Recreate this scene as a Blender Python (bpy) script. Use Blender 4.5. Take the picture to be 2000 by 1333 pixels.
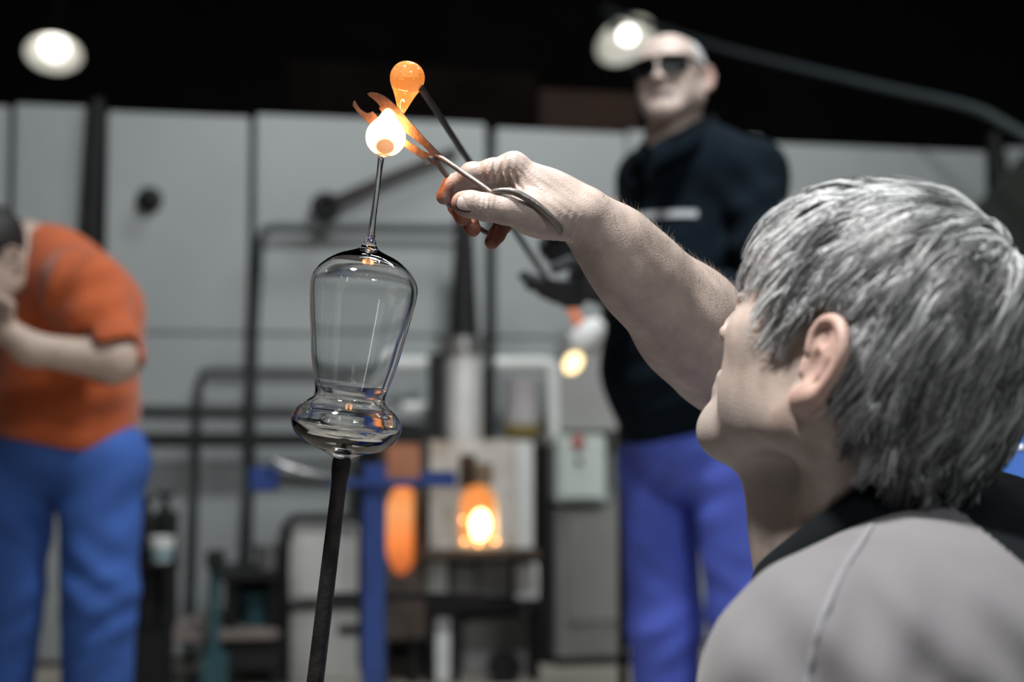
import bpy, bmesh, math, random
import numpy as np
from mathutils import Vector, Matrix
from mathutils.geometry import tessellate_polygon
rng = np.random.default_rng(7); random.seed(7)
for _o in list(bpy.data.objects): bpy.data.objects.remove(_o)
SC = bpy.context.scene
COL = SC.collection
PI = math.pi

# ------------------------------------------------------------------ camera
FPX = 2778.0; PITCH = math.radians(3.4); CAM = np.array([0, 0, .85])
FW = np.array([0, math.cos(PITCH), math.sin(PITCH)]); UP = np.array([0, -math.sin(PITCH), math.cos(PITCH)]); RT = np.array([1., 0, 0])
cd = bpy.data.cameras.new('camera'); cam = bpy.data.objects.new('camera', cd); COL.objects.link(cam)
cam.location = CAM; cam.rotation_euler = (PI/2 + PITCH, 0, 0)
cd.sensor_width = 36; cd.lens = FPX/2000*36; cd.clip_start = .05
cd.dof.use_dof = True; cd.dof.focus_distance = 1.215; cd.dof.aperture_fstop = 3.0
SC.camera = cam
def P(x, y, d): return CAM + d*(FW + (x-1000)/FPX*RT - (y-666.5)/FPX*UP)      # photo point at a distance, in metres
# ------------------------------------------------------------------ world, lights, exposure
w = bpy.data.worlds.new('hall_air'); SC.world = w; w.use_nodes = True
w.node_tree.nodes['Background'].inputs[0].default_value = (.55, .62, .65, 1); w.node_tree.nodes['Background'].inputs[1].default_value = .004
def area(name, loc, target, sx, sy, power, col=(1, .97, .93)):
    l = bpy.data.lights.new(name, 'AREA'); l.shape = 'RECTANGLE'; l.size = sx; l.size_y = sy; l.energy = power; l.color = col
    o = bpy.data.objects.new(name, l); COL.objects.link(o); o.location = loc
    o.rotation_euler = (Vector(target)-Vector(loc)).to_track_quat('-Z', 'Y').to_euler()
    return o
k = area('key_hall_light', (-.50, .60, 3.0), (.2, 1.2, .9), .26, .26, 23, (1, .97, .94)); k.data.spread = math.radians(75)
area('roof_light_strip', (.7, 4.0, 4.4), (.8, 5.4, .9), 2.2, .4, 54, (.93, .98, 1))
area('bay_fill_light', (.30, 2.25, 3.15), (.25, 4.4, .8), .42, .42, 56, (.97, .99, 1))  # added unseen area light that brightens the furnace bay
area('back_hall_light', (-1.5, -1.2, 2.2), (.0, 1.2, .9), .14, 1.1, 2.2, (.95, .98, 1))
f = area('front_hall_light', (1.5, -1.7, 2.9), (-.05, 3.6, .8), .35, .35, 11, (.97, .99, 1)); f.data.spread = math.radians(80)
area('rim_fill_light', (1.9, 2.1, 3.2), (.5, 1.1, .9),   .5, .5, 7, (.92, .97, 1))  # added unseen light for the right edge of the hair
for i_, q_ in enumerate(((-2.4, -1.0, 3.0), (2.2, -2.0, 3.3), (-.4, -2.6, 3.4), (-3.0, 2.0, 3.5), (2.9, 1.6, 3.7), (.6, -.9, 3.9))):      # small unseen lamps added for sparkles in the glass
    area('sparkle_lamp', q_, (-.12, 1.2, .8), .16, .16, 1.6, (.97, .99, 1))
SC.view_settings.view_transform = 'Standard'; SC.view_settings.look = 'None'
SC.view_settings.exposure = 0.0; SC.view_settings.gamma = 1.0; SC.view_settings.use_curve_mapping = False

# ------------------------------------------------------------------ materials
MATS = {}
def mat(name, col, rough=.6, metal=0, noise=0, nscale=30, bump=0, bscale=200, emit=None, estr=0, trans=0, ior=1.45, spec=.5, sss=0, coat=0, sheen=0, col2=None):
    if name in MATS: return MATS[name]
    m = bpy.data.materials.new(name); m.use_nodes = True; nt = m.node_tree; b = nt.nodes['Principled BSDF']
    b.inputs['Base Color'].default_value = (*col, 1); b.inputs['Roughness'].default_value = rough; b.inputs['Metallic'].default_value = metal
    b.inputs['Transmission Weight'].default_value = trans; b.inputs['IOR'].default_value = ior; b.inputs['Specular IOR Level'].default_value = spec
    b.inputs['Coat Weight'].default_value = coat; b.inputs['Sheen Weight'].default_value = sheen
    if sss: b.inputs['Subsurface Weight'].default_value = sss; b.inputs['Subsurface Radius'].default_value = (.01, .004, .002); b.inputs['Subsurface Scale'].default_value = .5
    if emit: b.inputs['Emission Color'].default_value = (*emit, 1); b.inputs['Emission Strength'].default_value = estr
    tc = nt.nodes.new('ShaderNodeTexCoord')
    if noise:
        n = nt.nodes.new('ShaderNodeTexNoise'); n.inputs['Scale'].default_value = nscale; n.inputs['Detail'].default_value = 5
        nt.links.new(tc.outputs['Object'], n.inputs['Vector'])
        r = nt.nodes.new('ShaderNodeValToRGB'); c2 = col2 or tuple(c*(1-noise) for c in col)
        r.color_ramp.elements[0].position = .35; r.color_ramp.elements[1].position = .65
        r.color_ramp.elements[0].color = (*c2, 1); r.color_ramp.elements[1].color = (*col, 1)
        nt.links.new(n.outputs['Fac'], r.inputs[0]); nt.links.new(r.outputs[0], b.inputs['Base Color'])
    if bump:
        n = nt.nodes.new('ShaderNodeTexNoise'); n.inputs['Scale'].default_value = bscale; n.inputs['Detail'].default_value = 4
        nt.links.new(tc.outputs['Object'], n.inputs['Vector'])
        bp = nt.nodes.new('ShaderNodeBump'); bp.inputs['Strength'].default_value = bump; bp.inputs['Distance'].default_value = .002
        nt.links.new(n.outputs['Fac'], bp.inputs['Height']); nt.links.new(bp.outputs[0], b.inputs['Normal'])
    MATS[name] = m; return m
def attr_tint(m, attr, col):            # mixes the base colour towards col by a vertex attribute (grime and glow, stubble)
    nt = m.node_tree; b = nt.nodes['Principled BSDF']
    a = nt.nodes.new('ShaderNodeAttribute'); a.attribute_name = attr
    mx = nt.nodes.new('ShaderNodeMix'); mx.data_type = 'RGBA'
    src = b.inputs['Base Color'].links[0].from_socket if b.inputs['Base Color'].links else None
    if src: nt.links.new(src, mx.inputs['A'])
    else: mx.inputs['A'].default_value = b.inputs['Base Color'].default_value
    mx.inputs['B'].default_value = (*col, 1)
    nt.links.new(a.outputs['Fac'], mx.inputs['Factor']); nt.links.new(mx.outputs['Result'], b.inputs['Base Color'])

# ------------------------------------------------------------------ object helpers
def tag(o, label=None, cat=None, group=None, kind=None):
    if label: o['label'] = label
    if cat: o['category'] = cat
    if group: o['group'] = group
    if kind: o['kind'] = kind
    return o
def adopt(o, parent):
    if parent is not None:
        o.parent = parent; o.matrix_parent_inverse = Matrix.Translation(-Vector(root_loc(parent)))
    return o
def root_loc(o):
    v = Vector(o.location)
    return v
def empty(name, loc, label, cat, group=None):
    o = bpy.data.objects.new(name, None); COL.objects.link(o); o.location = loc; o.empty_display_size = .05
    return tag(o, label, cat, group)
def meshobj(name, V, F, m=None, parent=None, smooth=False, auto=None):
    me = bpy.data.meshes.new(name)
    V = np.asarray(V, dtype=np.float32)
    if isinstance(F, np.ndarray) and F.ndim == 2:
        k = F.shape[1]
        me.vertices.add(len(V)); me.vertices.foreach_set('co', V.ravel())
        me.loops.add(F.size); me.loops.foreach_set('vertex_index', F.ravel().astype(np.int32))
        me.polygons.add(len(F)); me.polygons.foreach_set('loop_start', np.arange(0, F.size, k, dtype=np.int32))
        me.update(calc_edges=True)
    else:
        me.from_pydata([tuple(map(float, v)) for v in V], [], [tuple(f) for f in F]); me.update()
    if smooth: me.polygons.foreach_set('use_smooth', [True]*len(me.polygons))
    if m: me.materials.append(m)
    o = bpy.data.objects.new(name, me); COL.objects.link(o)
    if parent is not None:
        o.parent = parent
        if parent.type == 'EMPTY': o.matrix_parent_inverse = Matrix.Translation(-Vector(parent.location))
        else:
            o.matrix_parent_inverse = Matrix.Identity(4)
    if auto: me.set_sharp_from_angle(angle=math.radians(auto)); me.polygons.foreach_set('use_smooth', [True]*len(me.polygons))
    return o
def basis(d):
    d = np.asarray(d, float); d = d/np.linalg.norm(d)
    a = np.array([0, 0, 1.]) if abs(d[2]) < .9 else np.array([1., 0, 0])
    u = np.cross(a, d); u /= np.linalg.norm(u); v = np.cross(d, u)
    return u, v, d
def tube_geo(pts, rad, n=12, closed=False):
    pts = [np.asarray(p, float) for p in pts]; N = len(pts)
    if np.isscalar(rad): rad = [rad]*N
    T = []
    for i in range(N):
        a = pts[(i-1) % N] if (closed or i > 0) else pts[i]; b = pts[(i+1) % N] if (closed or i < N-1) else pts[i]
        t = b-a; T.append(t/np.linalg.norm(t))
    u, v, _ = basis(T[0]); V = []; F = []
    for i in range(N):
        u = u - T[i]*np.dot(u, T[i]); u /= np.linalg.norm(u); v = np.cross(T[i], u)
        for k in range(n):
            a = 2*PI*k/n; V.append(pts[i]+rad[i]*(math.cos(a)*u+math.sin(a)*v))
    for i in range(N if closed else N-1):
        j = (i+1) % N
        for k in range(n): F.append((i*n+k, i*n+(k+1) % n, j*n+(k+1) % n, j*n+k))
    if not closed:
        F.append(tuple(range(n-1, -1, -1))); F.append(tuple((N-1)*n+k for k in range(n)))
    return V, F
def tube(name, pts, rad, m, parent=None, n=12, closed=False):
    V, F = tube_geo(pts, rad, n, closed); return meshobj(name, V, F, m, parent, auto=50)
def spline(pts, per=8, closed=False):
    pts = [np.asarray(p, float) for p in pts]; out = []; N = len(pts)
    for i in range(N if closed else N-1):
        p0 = pts[(i-1) % N] if closed or i > 0 else 2*pts[0]-pts[1]; p1 = pts[i]; p2 = pts[(i+1) % N]
        p3 = pts[(i+2) % N] if closed or i < N-2 else 2*p2-p1
        for t in np.linspace(0, 1, per, endpoint=False):
            out.append(.5*((2*p1)+(-p0+p2)*t+(2*p0-5*p1+4*p2-p3)*t*t+(-p0+3*p1-3*p2+p3)*t**3))
    if not closed: out.append(pts[-1])
    return out
def lathe(name, prof, org, axis, m, parent=None, n=48, auto=None):       # prof: (along, radius)
    u, v, d = basis(axis); org = np.asarray(org, float); V = []; F = []; rings = []
    for s, r in prof:
        if r < 1e-6: V.append(org+d*s); rings.append([len(V)-1]); continue
        rings.append(list(range(len(V), len(V)+n)))
        for k in range(n):
            a = 2*PI*k/n; V.append(org+d*s+r*(math.cos(a)*u+math.sin(a)*v))
    for A, B in zip(rings[:-1], rings[1:]):
        for k in range(n):
            j = (k+1) % n
            if len(A) == 1 and len(B) == 1: break
            if len(A) == 1: F.append((A[0], B[j], B[k]))
            elif len(B) == 1: F.append((A[k], A[j], B[0]))
            else: F.append((A[k], A[j], B[j], B[k]))
    return meshobj(name, V, F, m, parent, smooth=auto is None, auto=auto)
def prism(name, loops, org, ux, uy, t, m, parent=None, bev=0):            # loops[0] outline, others holes; extruded by vector t
    org = np.asarray(org, float); ux = np.asarray(ux, float); uy = np.asarray(uy, float); t = np.asarray(t, float)
    tris = tessellate_polygon([[Vector((x, y, 0)) for x, y in L] for L in loops])
    flat = [p for L in loops for p in L]; n = len(flat)
    V = [org+ux*x+uy*y for x, y in flat]+[org+ux*x+uy*y+t for x, y in flat]
    F = [tuple(f) for f in tris]+[tuple(i+n for i in f[::-1]) for f in tris]; k = 0
    for L in loops:
        for i in range(len(L)):
            a, b = k+i, k+(i+1) % len(L); F.append((a, b, b+n, a+n))
        k += len(L)
    o = meshobj(name, V, F, m, parent)
    bm = bmesh.new(); bm.from_mesh(o.data); bmesh.ops.recalc_face_normals(bm, faces=bm.faces)
    if bev:
        bmesh.ops.dissolve_limit(bm, angle_limit=.01, verts=bm.verts, edges=bm.edges)
        es = [e for e in bm.edges if len(e.link_faces) == 2 and e.calc_face_angle(0) > .5]
        bmesh.ops.bevel(bm, geom=es, offset=bev, segments=2, affect='EDGES')
    bm.to_mesh(o.data); bm.free(); return o
def obox(name, org, ax, ay, az, m, parent=None, bev=.004):               # oriented box from a corner and three edge vectors
    org, ax, ay, az = [np.asarray(q, float) for q in (org, ax, ay, az)]
    V = [org+i*ax+j*ay+k*az for k in (0, 1) for j in (0, 1) for i in (0, 1)]
    F = [(0, 2, 3, 1), (4, 5, 7, 6), (0, 1, 5, 4), (2, 6, 7, 3), (0, 4, 6, 2), (1, 3, 7, 5)]
    o = meshobj(name, V, F, m, parent)
    bm = bmesh.new(); bm.from_mesh(o.data); bmesh.ops.recalc_face_normals(bm, faces=bm.faces)
    if bev:
        b = min(bev, .3*min(np.linalg.norm(q) for q in (ax, ay, az)))
        bmesh.ops.bevel(bm, geom=list(bm.edges), offset=b, segments=2, affect='EDGES')
    bm.to_mesh(o.data); bm.free(); return o

# ------------------------------------------------------------------ smooth solid modelling (distance field -> one continuous mesh)
f32 = np.float32
class Field:
    def __init__(s): s.ops = []
    def _add(s, op, fn, lo, hi, k): s.ops.append((op, fn, np.asarray(lo, float), np.asarray(hi, float), k)); return s
    def cap(s, a, b, ra, rb, k=.01, flat=None, sub=False):
        a = np.asarray(a, float); b = np.asarray(b, float); ab = b-a; L2 = max(float(ab@ab), 1e-12); R = max(ra, rb)
        if flat is not None:
            fd = np.asarray(flat[0], float); fd = fd/np.linalg.norm(fd); ff = flat[1]
        def fn(p):
            q = p-a.astype(f32)
            t = np.clip((q@ab.astype(f32))/f32(L2), 0, 1)
            c = q-t[..., None]*ab.astype(f32)
            if flat is not None: c = c+(c@fd.astype(f32))[..., None]*(fd*(1/ff-1)).astype(f32)
            return np.sqrt((c*c).sum(-1))-(f32(ra)+t*f32(rb-ra))
        e = R*(max(1, flat[1]) if flat is not None else 1)
        return s._add('sub' if sub else 'add', fn, np.minimum(a, b)-e, np.maximum(a, b)+e, k)
    def ell(s, c, r, M=None, k=.01, sub=False):
        c = np.asarray(c, float); r = np.asarray(r, float); M = np.eye(3) if M is None else np.asarray(M, float)   # columns = axes
        Mf = M.astype(f32); rf = r.astype(f32)
        def fn(p):
            q = (p-c.astype(f32))@Mf
            k0 = np.sqrt(((q/rf)**2).sum(-1)); k1 = np.sqrt(((q/(rf*rf))**2).sum(-1))+f32(1e-9)
            return k0*(k0-1)/k1
        e = np.abs(M)@r
        return s._add('sub' if sub else 'add', fn, c-e, c+e, k)
    def wave(s, c, rad, d, freq, amp, ph=0):                          # skin creases / cloth folds around c
        c = np.asarray(c, float); d = np.asarray(d, float); d = d/np.linalg.norm(d)
        def fn(p):
            q = p-c.astype(f32); g = np.exp(-(q*q).sum(-1)/f32(rad*rad))
            return f32(amp)*g*np.sin((q@d.astype(f32))*f32(freq)+f32(ph))
        return s._add('wave', fn, c-2*rad, c+2*rad, 0)
    def plane(s, c, n):                                                # keep the side against n
        c = np.asarray(c, float); n = np.asarray(n, float); n = n/np.linalg.norm(n)
        return s._add('cut', lambda p: (p-c.astype(f32))@n.astype(f32), [-99]*3, [99]*3, 0)
    def ev(s, p, lo, hi):
        d = np.full(p.shape[:-1], 1.0, f32)
        for op, fn, l, h, k in s.ops:
            if (l-k-.02 > hi).any() or (h+k+.02 < lo).any(): continue
            q = fn(p)
            if op == 'add':
                if k: hh = np.maximum(k-np.abs(d-q), 0)/k; d = np.minimum(d, q)-hh*hh*(k*.25)
                else: d = np.minimum(d, q)
            elif op == 'sub':
                q = -q; hh = np.maximum(k-np.abs(d-q), 0)/k if k else 0; d = np.maximum(d, q)+hh*hh*(k*.25)
            elif op == 'wave': d = d+q
            else: d = np.maximum(d, q)
        return d.astype(f32)
    def mesh(s, vox, smooth=1):
        adds = [(l-k*.3, h+k*.3) for op, fn, l, h, k in s.ops if op == 'add']
        lo = np.min([a for a, _ in adds], 0)-3*vox; N = 20; B = N*vox
        act = set()
        for l, h in adds:
            i0 = np.floor((l-lo)/B-.15).astype(int); i1 = np.floor((h-lo)/B+.15).astype(int)
            for i in range(i0[0], i1[0]+1):
                for j in range(i0[1], i1[1]+1):
                    for q in range(i0[2], i1[2]+1): act.add((i, j, q))
        M = 1 << 20; VK = []; VP = []; FQ = []
        g = np.arange(N+1); G = np.stack(np.meshgrid(g, g, g, indexing='ij'), -1).astype(f32)*f32(vox)
        key = lambda c: (c[:, 0]*M+c[:, 1])*M+c[:, 2]
        g3 = G[::10, ::10, ::10]
        for bi in sorted(act):
            o = lo+np.array(bi)*B
            if min(bi) < 0: continue
            c = s.ev((g3+o.astype(f32)), o, o+B)
            if np.abs(c).min() > B*.75: continue
            d = s.ev(G+o.astype(f32), o, o+B); ins = d < 0
            if ins.all() or not ins.any(): continue
            cor = [(a, b, q) for a in (0, 1) for b in (0, 1) for q in (0, 1)]
            cnt = sum(ins[a:N+a, b:N+b, q:N+q].astype(np.int8) for a, b, q in cor)
            cells = np.argwhere((cnt > 0) & (cnt < 8))
            gb = np.array(bi)*N
            if len(cells):
                val = np.stack([d[cells[:, 0]+a, cells[:, 1]+b, cells[:, 2]+q] for a, b, q in cor], 1)
                acc = np.zeros((len(cells), 3)); num = np.zeros(len(cells)); ca = np.array(cor, float)
                for i in range(8):
                    for j in range(i+1, 8):
                        if np.abs(ca[i]-ca[j]).sum() != 1: continue
                        x = (val[:, i] < 0) != (val[:, j] < 0)
                        t = val[:, i]/np.where(x, val[:, i]-val[:, j], 1)
                        acc += np.where(x[:, None], ca[i]+t[:, None]*(ca[j]-ca[i]), 0); num += x
                VP.append((cells+gb+acc/num[:, None])*vox+lo); VK.append(key((cells+gb+5).astype(np.int64)))
            for ax in range(3):
                s0 = [slice(0, N)]*3; s1 = list(s0); s1[ax] = slice(1, N+1)
                a = ins[tuple(s0)]; b = ins[tuple(s1)]; e1, e2 = [q for q in range(3) if q != ax]
                if ax == 1: e1, e2 = e2, e1
                for flip, mk in ((False, a & ~b), (True, ~a & b)):
                    E = np.argwhere(mk)
                    if not len(E): continue
                    E = (E+gb+5).astype(np.int64); q1 = E.copy(); q1[:, e1] -= 1; q2 = q1.copy(); q2[:, e2] -= 1; q3 = E.copy(); q3[:, e2] -= 1
                    qd = [key(E), key(q1), key(q2), key(q3)]
                    if flip: qd = qd[::-1]
                    FQ.append(np.stack(qd, 1))
        VK = np.concatenate(VK); VP = np.concatenate(VP); FQ = np.concatenate(FQ)
        order = np.argsort(VK); VK = VK[order]; VP = VP[order]
        idx = np.searchsorted(VK, FQ); idx = np.minimum(idx, len(VK)-1)
        F = idx[(VK[idx] == FQ).all(1)]
        for _ in range(smooth):
            acc = np.zeros_like(VP); num = np.zeros(len(VP))
            for i in range(4):
                a = F[:, i]; b = F[:, (i+1) % 4]
                for ax in range(3): acc[:, ax] += np.bincount(a, VP[b, ax], len(VP))+np.bincount(b, VP[a, ax], len(VP))
                num += np.bincount(a, minlength=len(VP))+np.bincount(b, minlength=len(VP))
            VP = .5*VP+.5*acc/np.maximum(num, 1)[:, None]
        return VP, F.astype(np.int32)
def submesh(V, F, keep):
    F = F[keep]; u, inv = np.unique(F, return_inverse=True)
    return V[u], inv.reshape(F.shape).astype(np.int32)
def organic(name, field, vox, m, parent, smooth=1, attrs=None):
    V, F = field.mesh(vox, smooth); o = meshobj(name, V, F, m, parent, smooth=True)
    for an, fn in (attrs or {}).items():
        a = o.data.attributes.new(an, 'FLOAT', 'POINT'); a.data.foreach_set('value', np.clip(fn(V), 0, 1).astype(f32))
    return o
def near(V, pts, r):                 # 1 at the points, fading to 0 at distance r
    out = np.zeros(len(V))
    for p in pts: out = np.maximum(out, 1-np.linalg.norm(V-p, axis=1)/r)
    return np.clip(out*1.6, 0, 1)


# ================================================================== THE SETTING
m_panel = mat('white_panel', (.36, .385, .385), .55, noise=.10, nscale=2.2)
m_dark = mat('dark_paint', (.012, .013, .014), .7, noise=.4, nscale=6)
m_black = mat('black_iron', (.012, .012, .013), .55, metal=.3, noise=.3, nscale=20)
m_hall = mat('unlit_hall_wall', (.010, .008, .007), .95, noise=.5, nscale=1.5)  # darkness of the unlit hall put into a near-black colour
m_brown = mat('rusty_brown_board', (.020, .009, .005), 1, noise=.5, nscale=5)
m_floor = mat('beige_concrete', (.42, .38, .32), .7, noise=.22, nscale=2.5, bump=.2, bscale=60)
m_greypipe = mat('grey_green_pipe', (.045, .052, .052), .5, noise=.3, nscale=20)
m_steel = mat('dull_steel', (.42, .42, .41), .38, metal=.8, noise=.25, nscale=14)
m_white = mat('white_enamel', (.84, .86, .84), .4, noise=.12, nscale=9)
m_blue = mat('blue_paint', (.035, .075, .27), .45, noise=.2, nscale=15)
m_grey = mat('grey_sheet', (.24, .245, .235), .55, noise=.15, nscale=4)
m_plaster = mat('furnace_plaster', (.72, .69, .64), .85, noise=.5, nscale=7, col2=(.40, .32, .24), bump=.4, bscale=40)

# back partition: a vertical plane that runs slightly away to the right
WA = np.array([-1.469, 5.1, 0]); WB = np.array([1.879, 5.8, 0])
WU = (WB-WA)/np.linalg.norm(WB-WA); WN = np.array([WU[1], -WU[0], 0.]); WZ = np.array([0, 0, 1.])     # WN towards the camera
def hit(px, py, off=0.):             # where the sight line of a photo point meets the wall plane moved off metres into the room
    r = P(px, py, 1)-CAM; o = WA+WN*off
    return CAM+r*(((o-CAM)@WN)/(r@WN))
def uz(px, py, off=0.):
    h = hit(px, py, off); return float((h-WA)@WU), float(h[2])
def WP(u, z, n): return WA+WU*u+WZ*z+WN*n
def wbox(name, x0, y0, x1, y1, n0, n1, m, parent=None, bev=.004, zlo=None, zhi=None):
    ym = (y0+y1)/2; xm = (x0+x1)/2
    u0 = uz(x0, ym, n1)[0]; u1 = uz(x1, ym, n1)[0]; z1 = uz(xm, y0, n1)[1]; z0 = uz(xm, y1, n1)[1]
    if zlo is not None: z0 = zlo
    if zhi is not None: z1 = zhi
    return obox(name, WP(u0, z0, n0), WU*(u1-u0), WN*(n1-n0), WZ*(z1-z0), m, parent, bev)
def wpt(px, py, n): return hit(px, py, n)
def wbase(px, n):                    # point on the floor under a photo column
    u, _ = uz(px, 900, n); return WP(u, 0, n)

def plane_obj(name, c, hx, hy, m, t=.1):
    return obox(name, (c[0]-hx, c[1]-hy, c[2]-t), (2*hx, 0, 0), (0, 2*hy, 0), (0, 0, t), m, None, 0)
fl = tag(plane_obj('floor', (0, 4, 0), 7, 8, m_floor), 'beige concrete workshop floor', kind='structure')
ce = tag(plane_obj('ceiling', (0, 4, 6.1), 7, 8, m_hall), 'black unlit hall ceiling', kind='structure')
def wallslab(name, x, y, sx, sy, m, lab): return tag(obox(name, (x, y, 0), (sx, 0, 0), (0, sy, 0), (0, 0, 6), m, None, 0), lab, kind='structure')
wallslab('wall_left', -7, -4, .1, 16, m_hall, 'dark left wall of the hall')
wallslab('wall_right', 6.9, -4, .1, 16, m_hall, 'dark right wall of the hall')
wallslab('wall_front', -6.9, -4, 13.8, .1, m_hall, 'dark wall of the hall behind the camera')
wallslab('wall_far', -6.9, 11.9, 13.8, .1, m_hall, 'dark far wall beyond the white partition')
# white partition of separate sheets on dark studs
ZT = 2.0
wb = tag(obox('wall_back', WP(-4.5, 0, -.09), WU*11, WN*.05, WZ*(ZT-.06), m_dark, None, 0), 'pale sheet partition across the hall', kind='structure')
for a, b in ((-520, -210), (-205, 12), (24, 180), (206, 484), (497, 946), (968, 1222), (1226, 1488), (1492, 1928), (1958, 2240), (2246, 2600)):
    ua = uz(a, 500)[0]; ub = uz(b, 500)[0]
    for z0, z1 in ((.02, 1.18), (1.186, ZT-.012*((a//50) % 3))):
        obox('panel', WP(ua, z0, -.04), WU*(ub-ua), WN*(.05+.006*(a % 2)), WZ*(z1-z0), m_panel, wb, .006)
st = tag(tube('trim_1', [wpt(190, 196, .04), wpt(172, 470, .04), wbase(172, .04)], .032, m_black, None, 8), 'black upright stud in the partition gap', kind='structure')
tag(tube('trim_2', [wpt(1942, 262, .05), wpt(1958, 372, .05), wbase(1990, .05)], .034, m_black, None, 8), 'black upright stud at the far end of the partition', kind='structure')
# brown boards and steel beam seen above the partition, in the dark
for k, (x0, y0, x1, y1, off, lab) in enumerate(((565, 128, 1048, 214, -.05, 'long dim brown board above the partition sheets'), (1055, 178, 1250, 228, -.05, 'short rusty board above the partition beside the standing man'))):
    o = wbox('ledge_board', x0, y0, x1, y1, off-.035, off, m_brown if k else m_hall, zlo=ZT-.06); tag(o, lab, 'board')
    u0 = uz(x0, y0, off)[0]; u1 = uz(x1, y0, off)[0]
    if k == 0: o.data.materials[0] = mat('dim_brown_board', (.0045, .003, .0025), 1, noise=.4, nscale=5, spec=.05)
    zb = uz((x0+x1)/2, y1, off)[1]
o = tag(tube('overhead_pipe', spline([P(1180, 20, 7.2), P(1400, 92, 6.4), P(1700, 165, 5.6), P(1880, 205, 5.1), P(1960, 240, 4.9), P(2060, 310, 4.7), P(2100, 420, 4.7)], 6), .016, mat('blue_grey_conduit', (.03, .04, .045), .7), None, 10),
        'blue-grey conduit curving down under the dark ceiling', 'pipe')

# ================================================================== GLASS, ROD AND SHEARS
PX = 1.22/FPX                                                        # metres per photo pixel at the glass
def IV(dx, dy): return (RT*dx-UP*dy)                                  # picture direction (y down) to world direction
def clearglass():
    m = bpy.data.materials.new('clear_glass'); m.use_nodes = True; nt = m.node_tree
    for n in list(nt.nodes): nt.nodes.remove(n)
    g = nt.nodes.new('ShaderNodeBsdfGlass'); g.inputs['IOR'].default_value = 1.5; g.inputs['Roughness'].default_value = 0; g.inputs['Color'].default_value = (.985, .99, .99, 1)
    o = nt.nodes.new('ShaderNodeOutputMaterial'); nt.links.new(g.outputs[0], o.inputs[0]); return m
m_glass = clearglass()
A0 = P(668, 893, 1.22); AX = IV(.1297, -.9916); AX /= np.linalg.norm(AX)
goblet = empty('glass_goblet', A0, 'clear glass goblet upside down with glowing drop on its thin stem', 'glass')
outer = [(-2, 0), (-2, 14), (0, 22), (5, 32), (11, 45), (18.6, 72), (28, 86), (37.5, 97), (52, 105), (66, 108), (80, 104.5), (92, 96), (101, 86), (110, 75), (116, 70), (124, 69), (137, 71.5), (154, 76), (195, 85.5), (235, 92), (268, 97.5), (300, 102), (321, 104.5), (338, 104.8), (352, 101.5), (366, 93), (380, 79), (390, 65), (397, 52), (403, 36), (408, 23), (414, 16), (424, 11.5), (437, 8.2), (455, 6.4), (490, 5.6), (530, 5.3), (570, 5.6), (592, 6.4)]
op = spline([np.array([a, b, 0]) for a, b in outer[2:]], 3)
prof = [(-2, 0), (-2, 20)]+[(p[0], max(p[1], 1)) for p in op]+[(593, 0)]
# inner hollow: a closed bubble inside the bowl and a flat one in the bulb
inner = [(21, 0), (22, 20), (26, 42), (33, 66), (43, 86), (55, 97), (66, 101.5), (78, 99), (90, 92), (99.5, 82), (109, 70), (116, 65.5), (124, 65.5), (137, 69.4), (154, 74), (195, 83.6), (235, 90.2), (268, 95.8), (300, 100.4), (321, 103), (338, 103.2), (351.5, 99.8), (365, 91.3), (378.5, 77.3), (388, 63.2), (394, 50), (398.5, 36), (401.5, 20), (402.5, 0)]
ip = spline([np.array([a, b, 0]) for a, b in inner], 3)
def rev(profile, n=96):
    u, v, d = basis(AX); V = []; F = []; rings = []
    for s, r in profile:
        s *= PX; r *= PX
        if r < 1e-6: V.append(A0+d*s); rings.append([len(V)-1]); continue
        rings.append(list(range(len(V), len(V)+n)))
        for k in range(n): a = 2*PI*k/n; V.append(A0+d*s+r*(math.cos(a)*u+math.sin(a)*v))
    for A, B in zip(rings[:-1], rings[1:]):
        for k in range(n):
            j = (k+1) % n
            if len(A) == 1: F.append((A[0], B[j], B[k]))
            elif len(B) == 1: F.append((A[k], A[j], B[0]))
            else: F.append((A[k], A[j], B[j], B[k]))
    return V, F
V1, F1 = rev(prof)
V2, F2 = rev([(p[0], max(p[1], 0)) for p in ip])
n1 = len(V1); n2 = n1+len(V2)
Vg = V1+V2; Fg = F1+[tuple(i+n1 for i in f[::-1]) for f in F2]
bowl = meshobj('bowl', Vg, Fg, m_glass, goblet, smooth=True)
bm = bmesh.new(); bm.from_mesh(bowl.data)
bm.to_mesh(bowl.data); bm.free()

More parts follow.
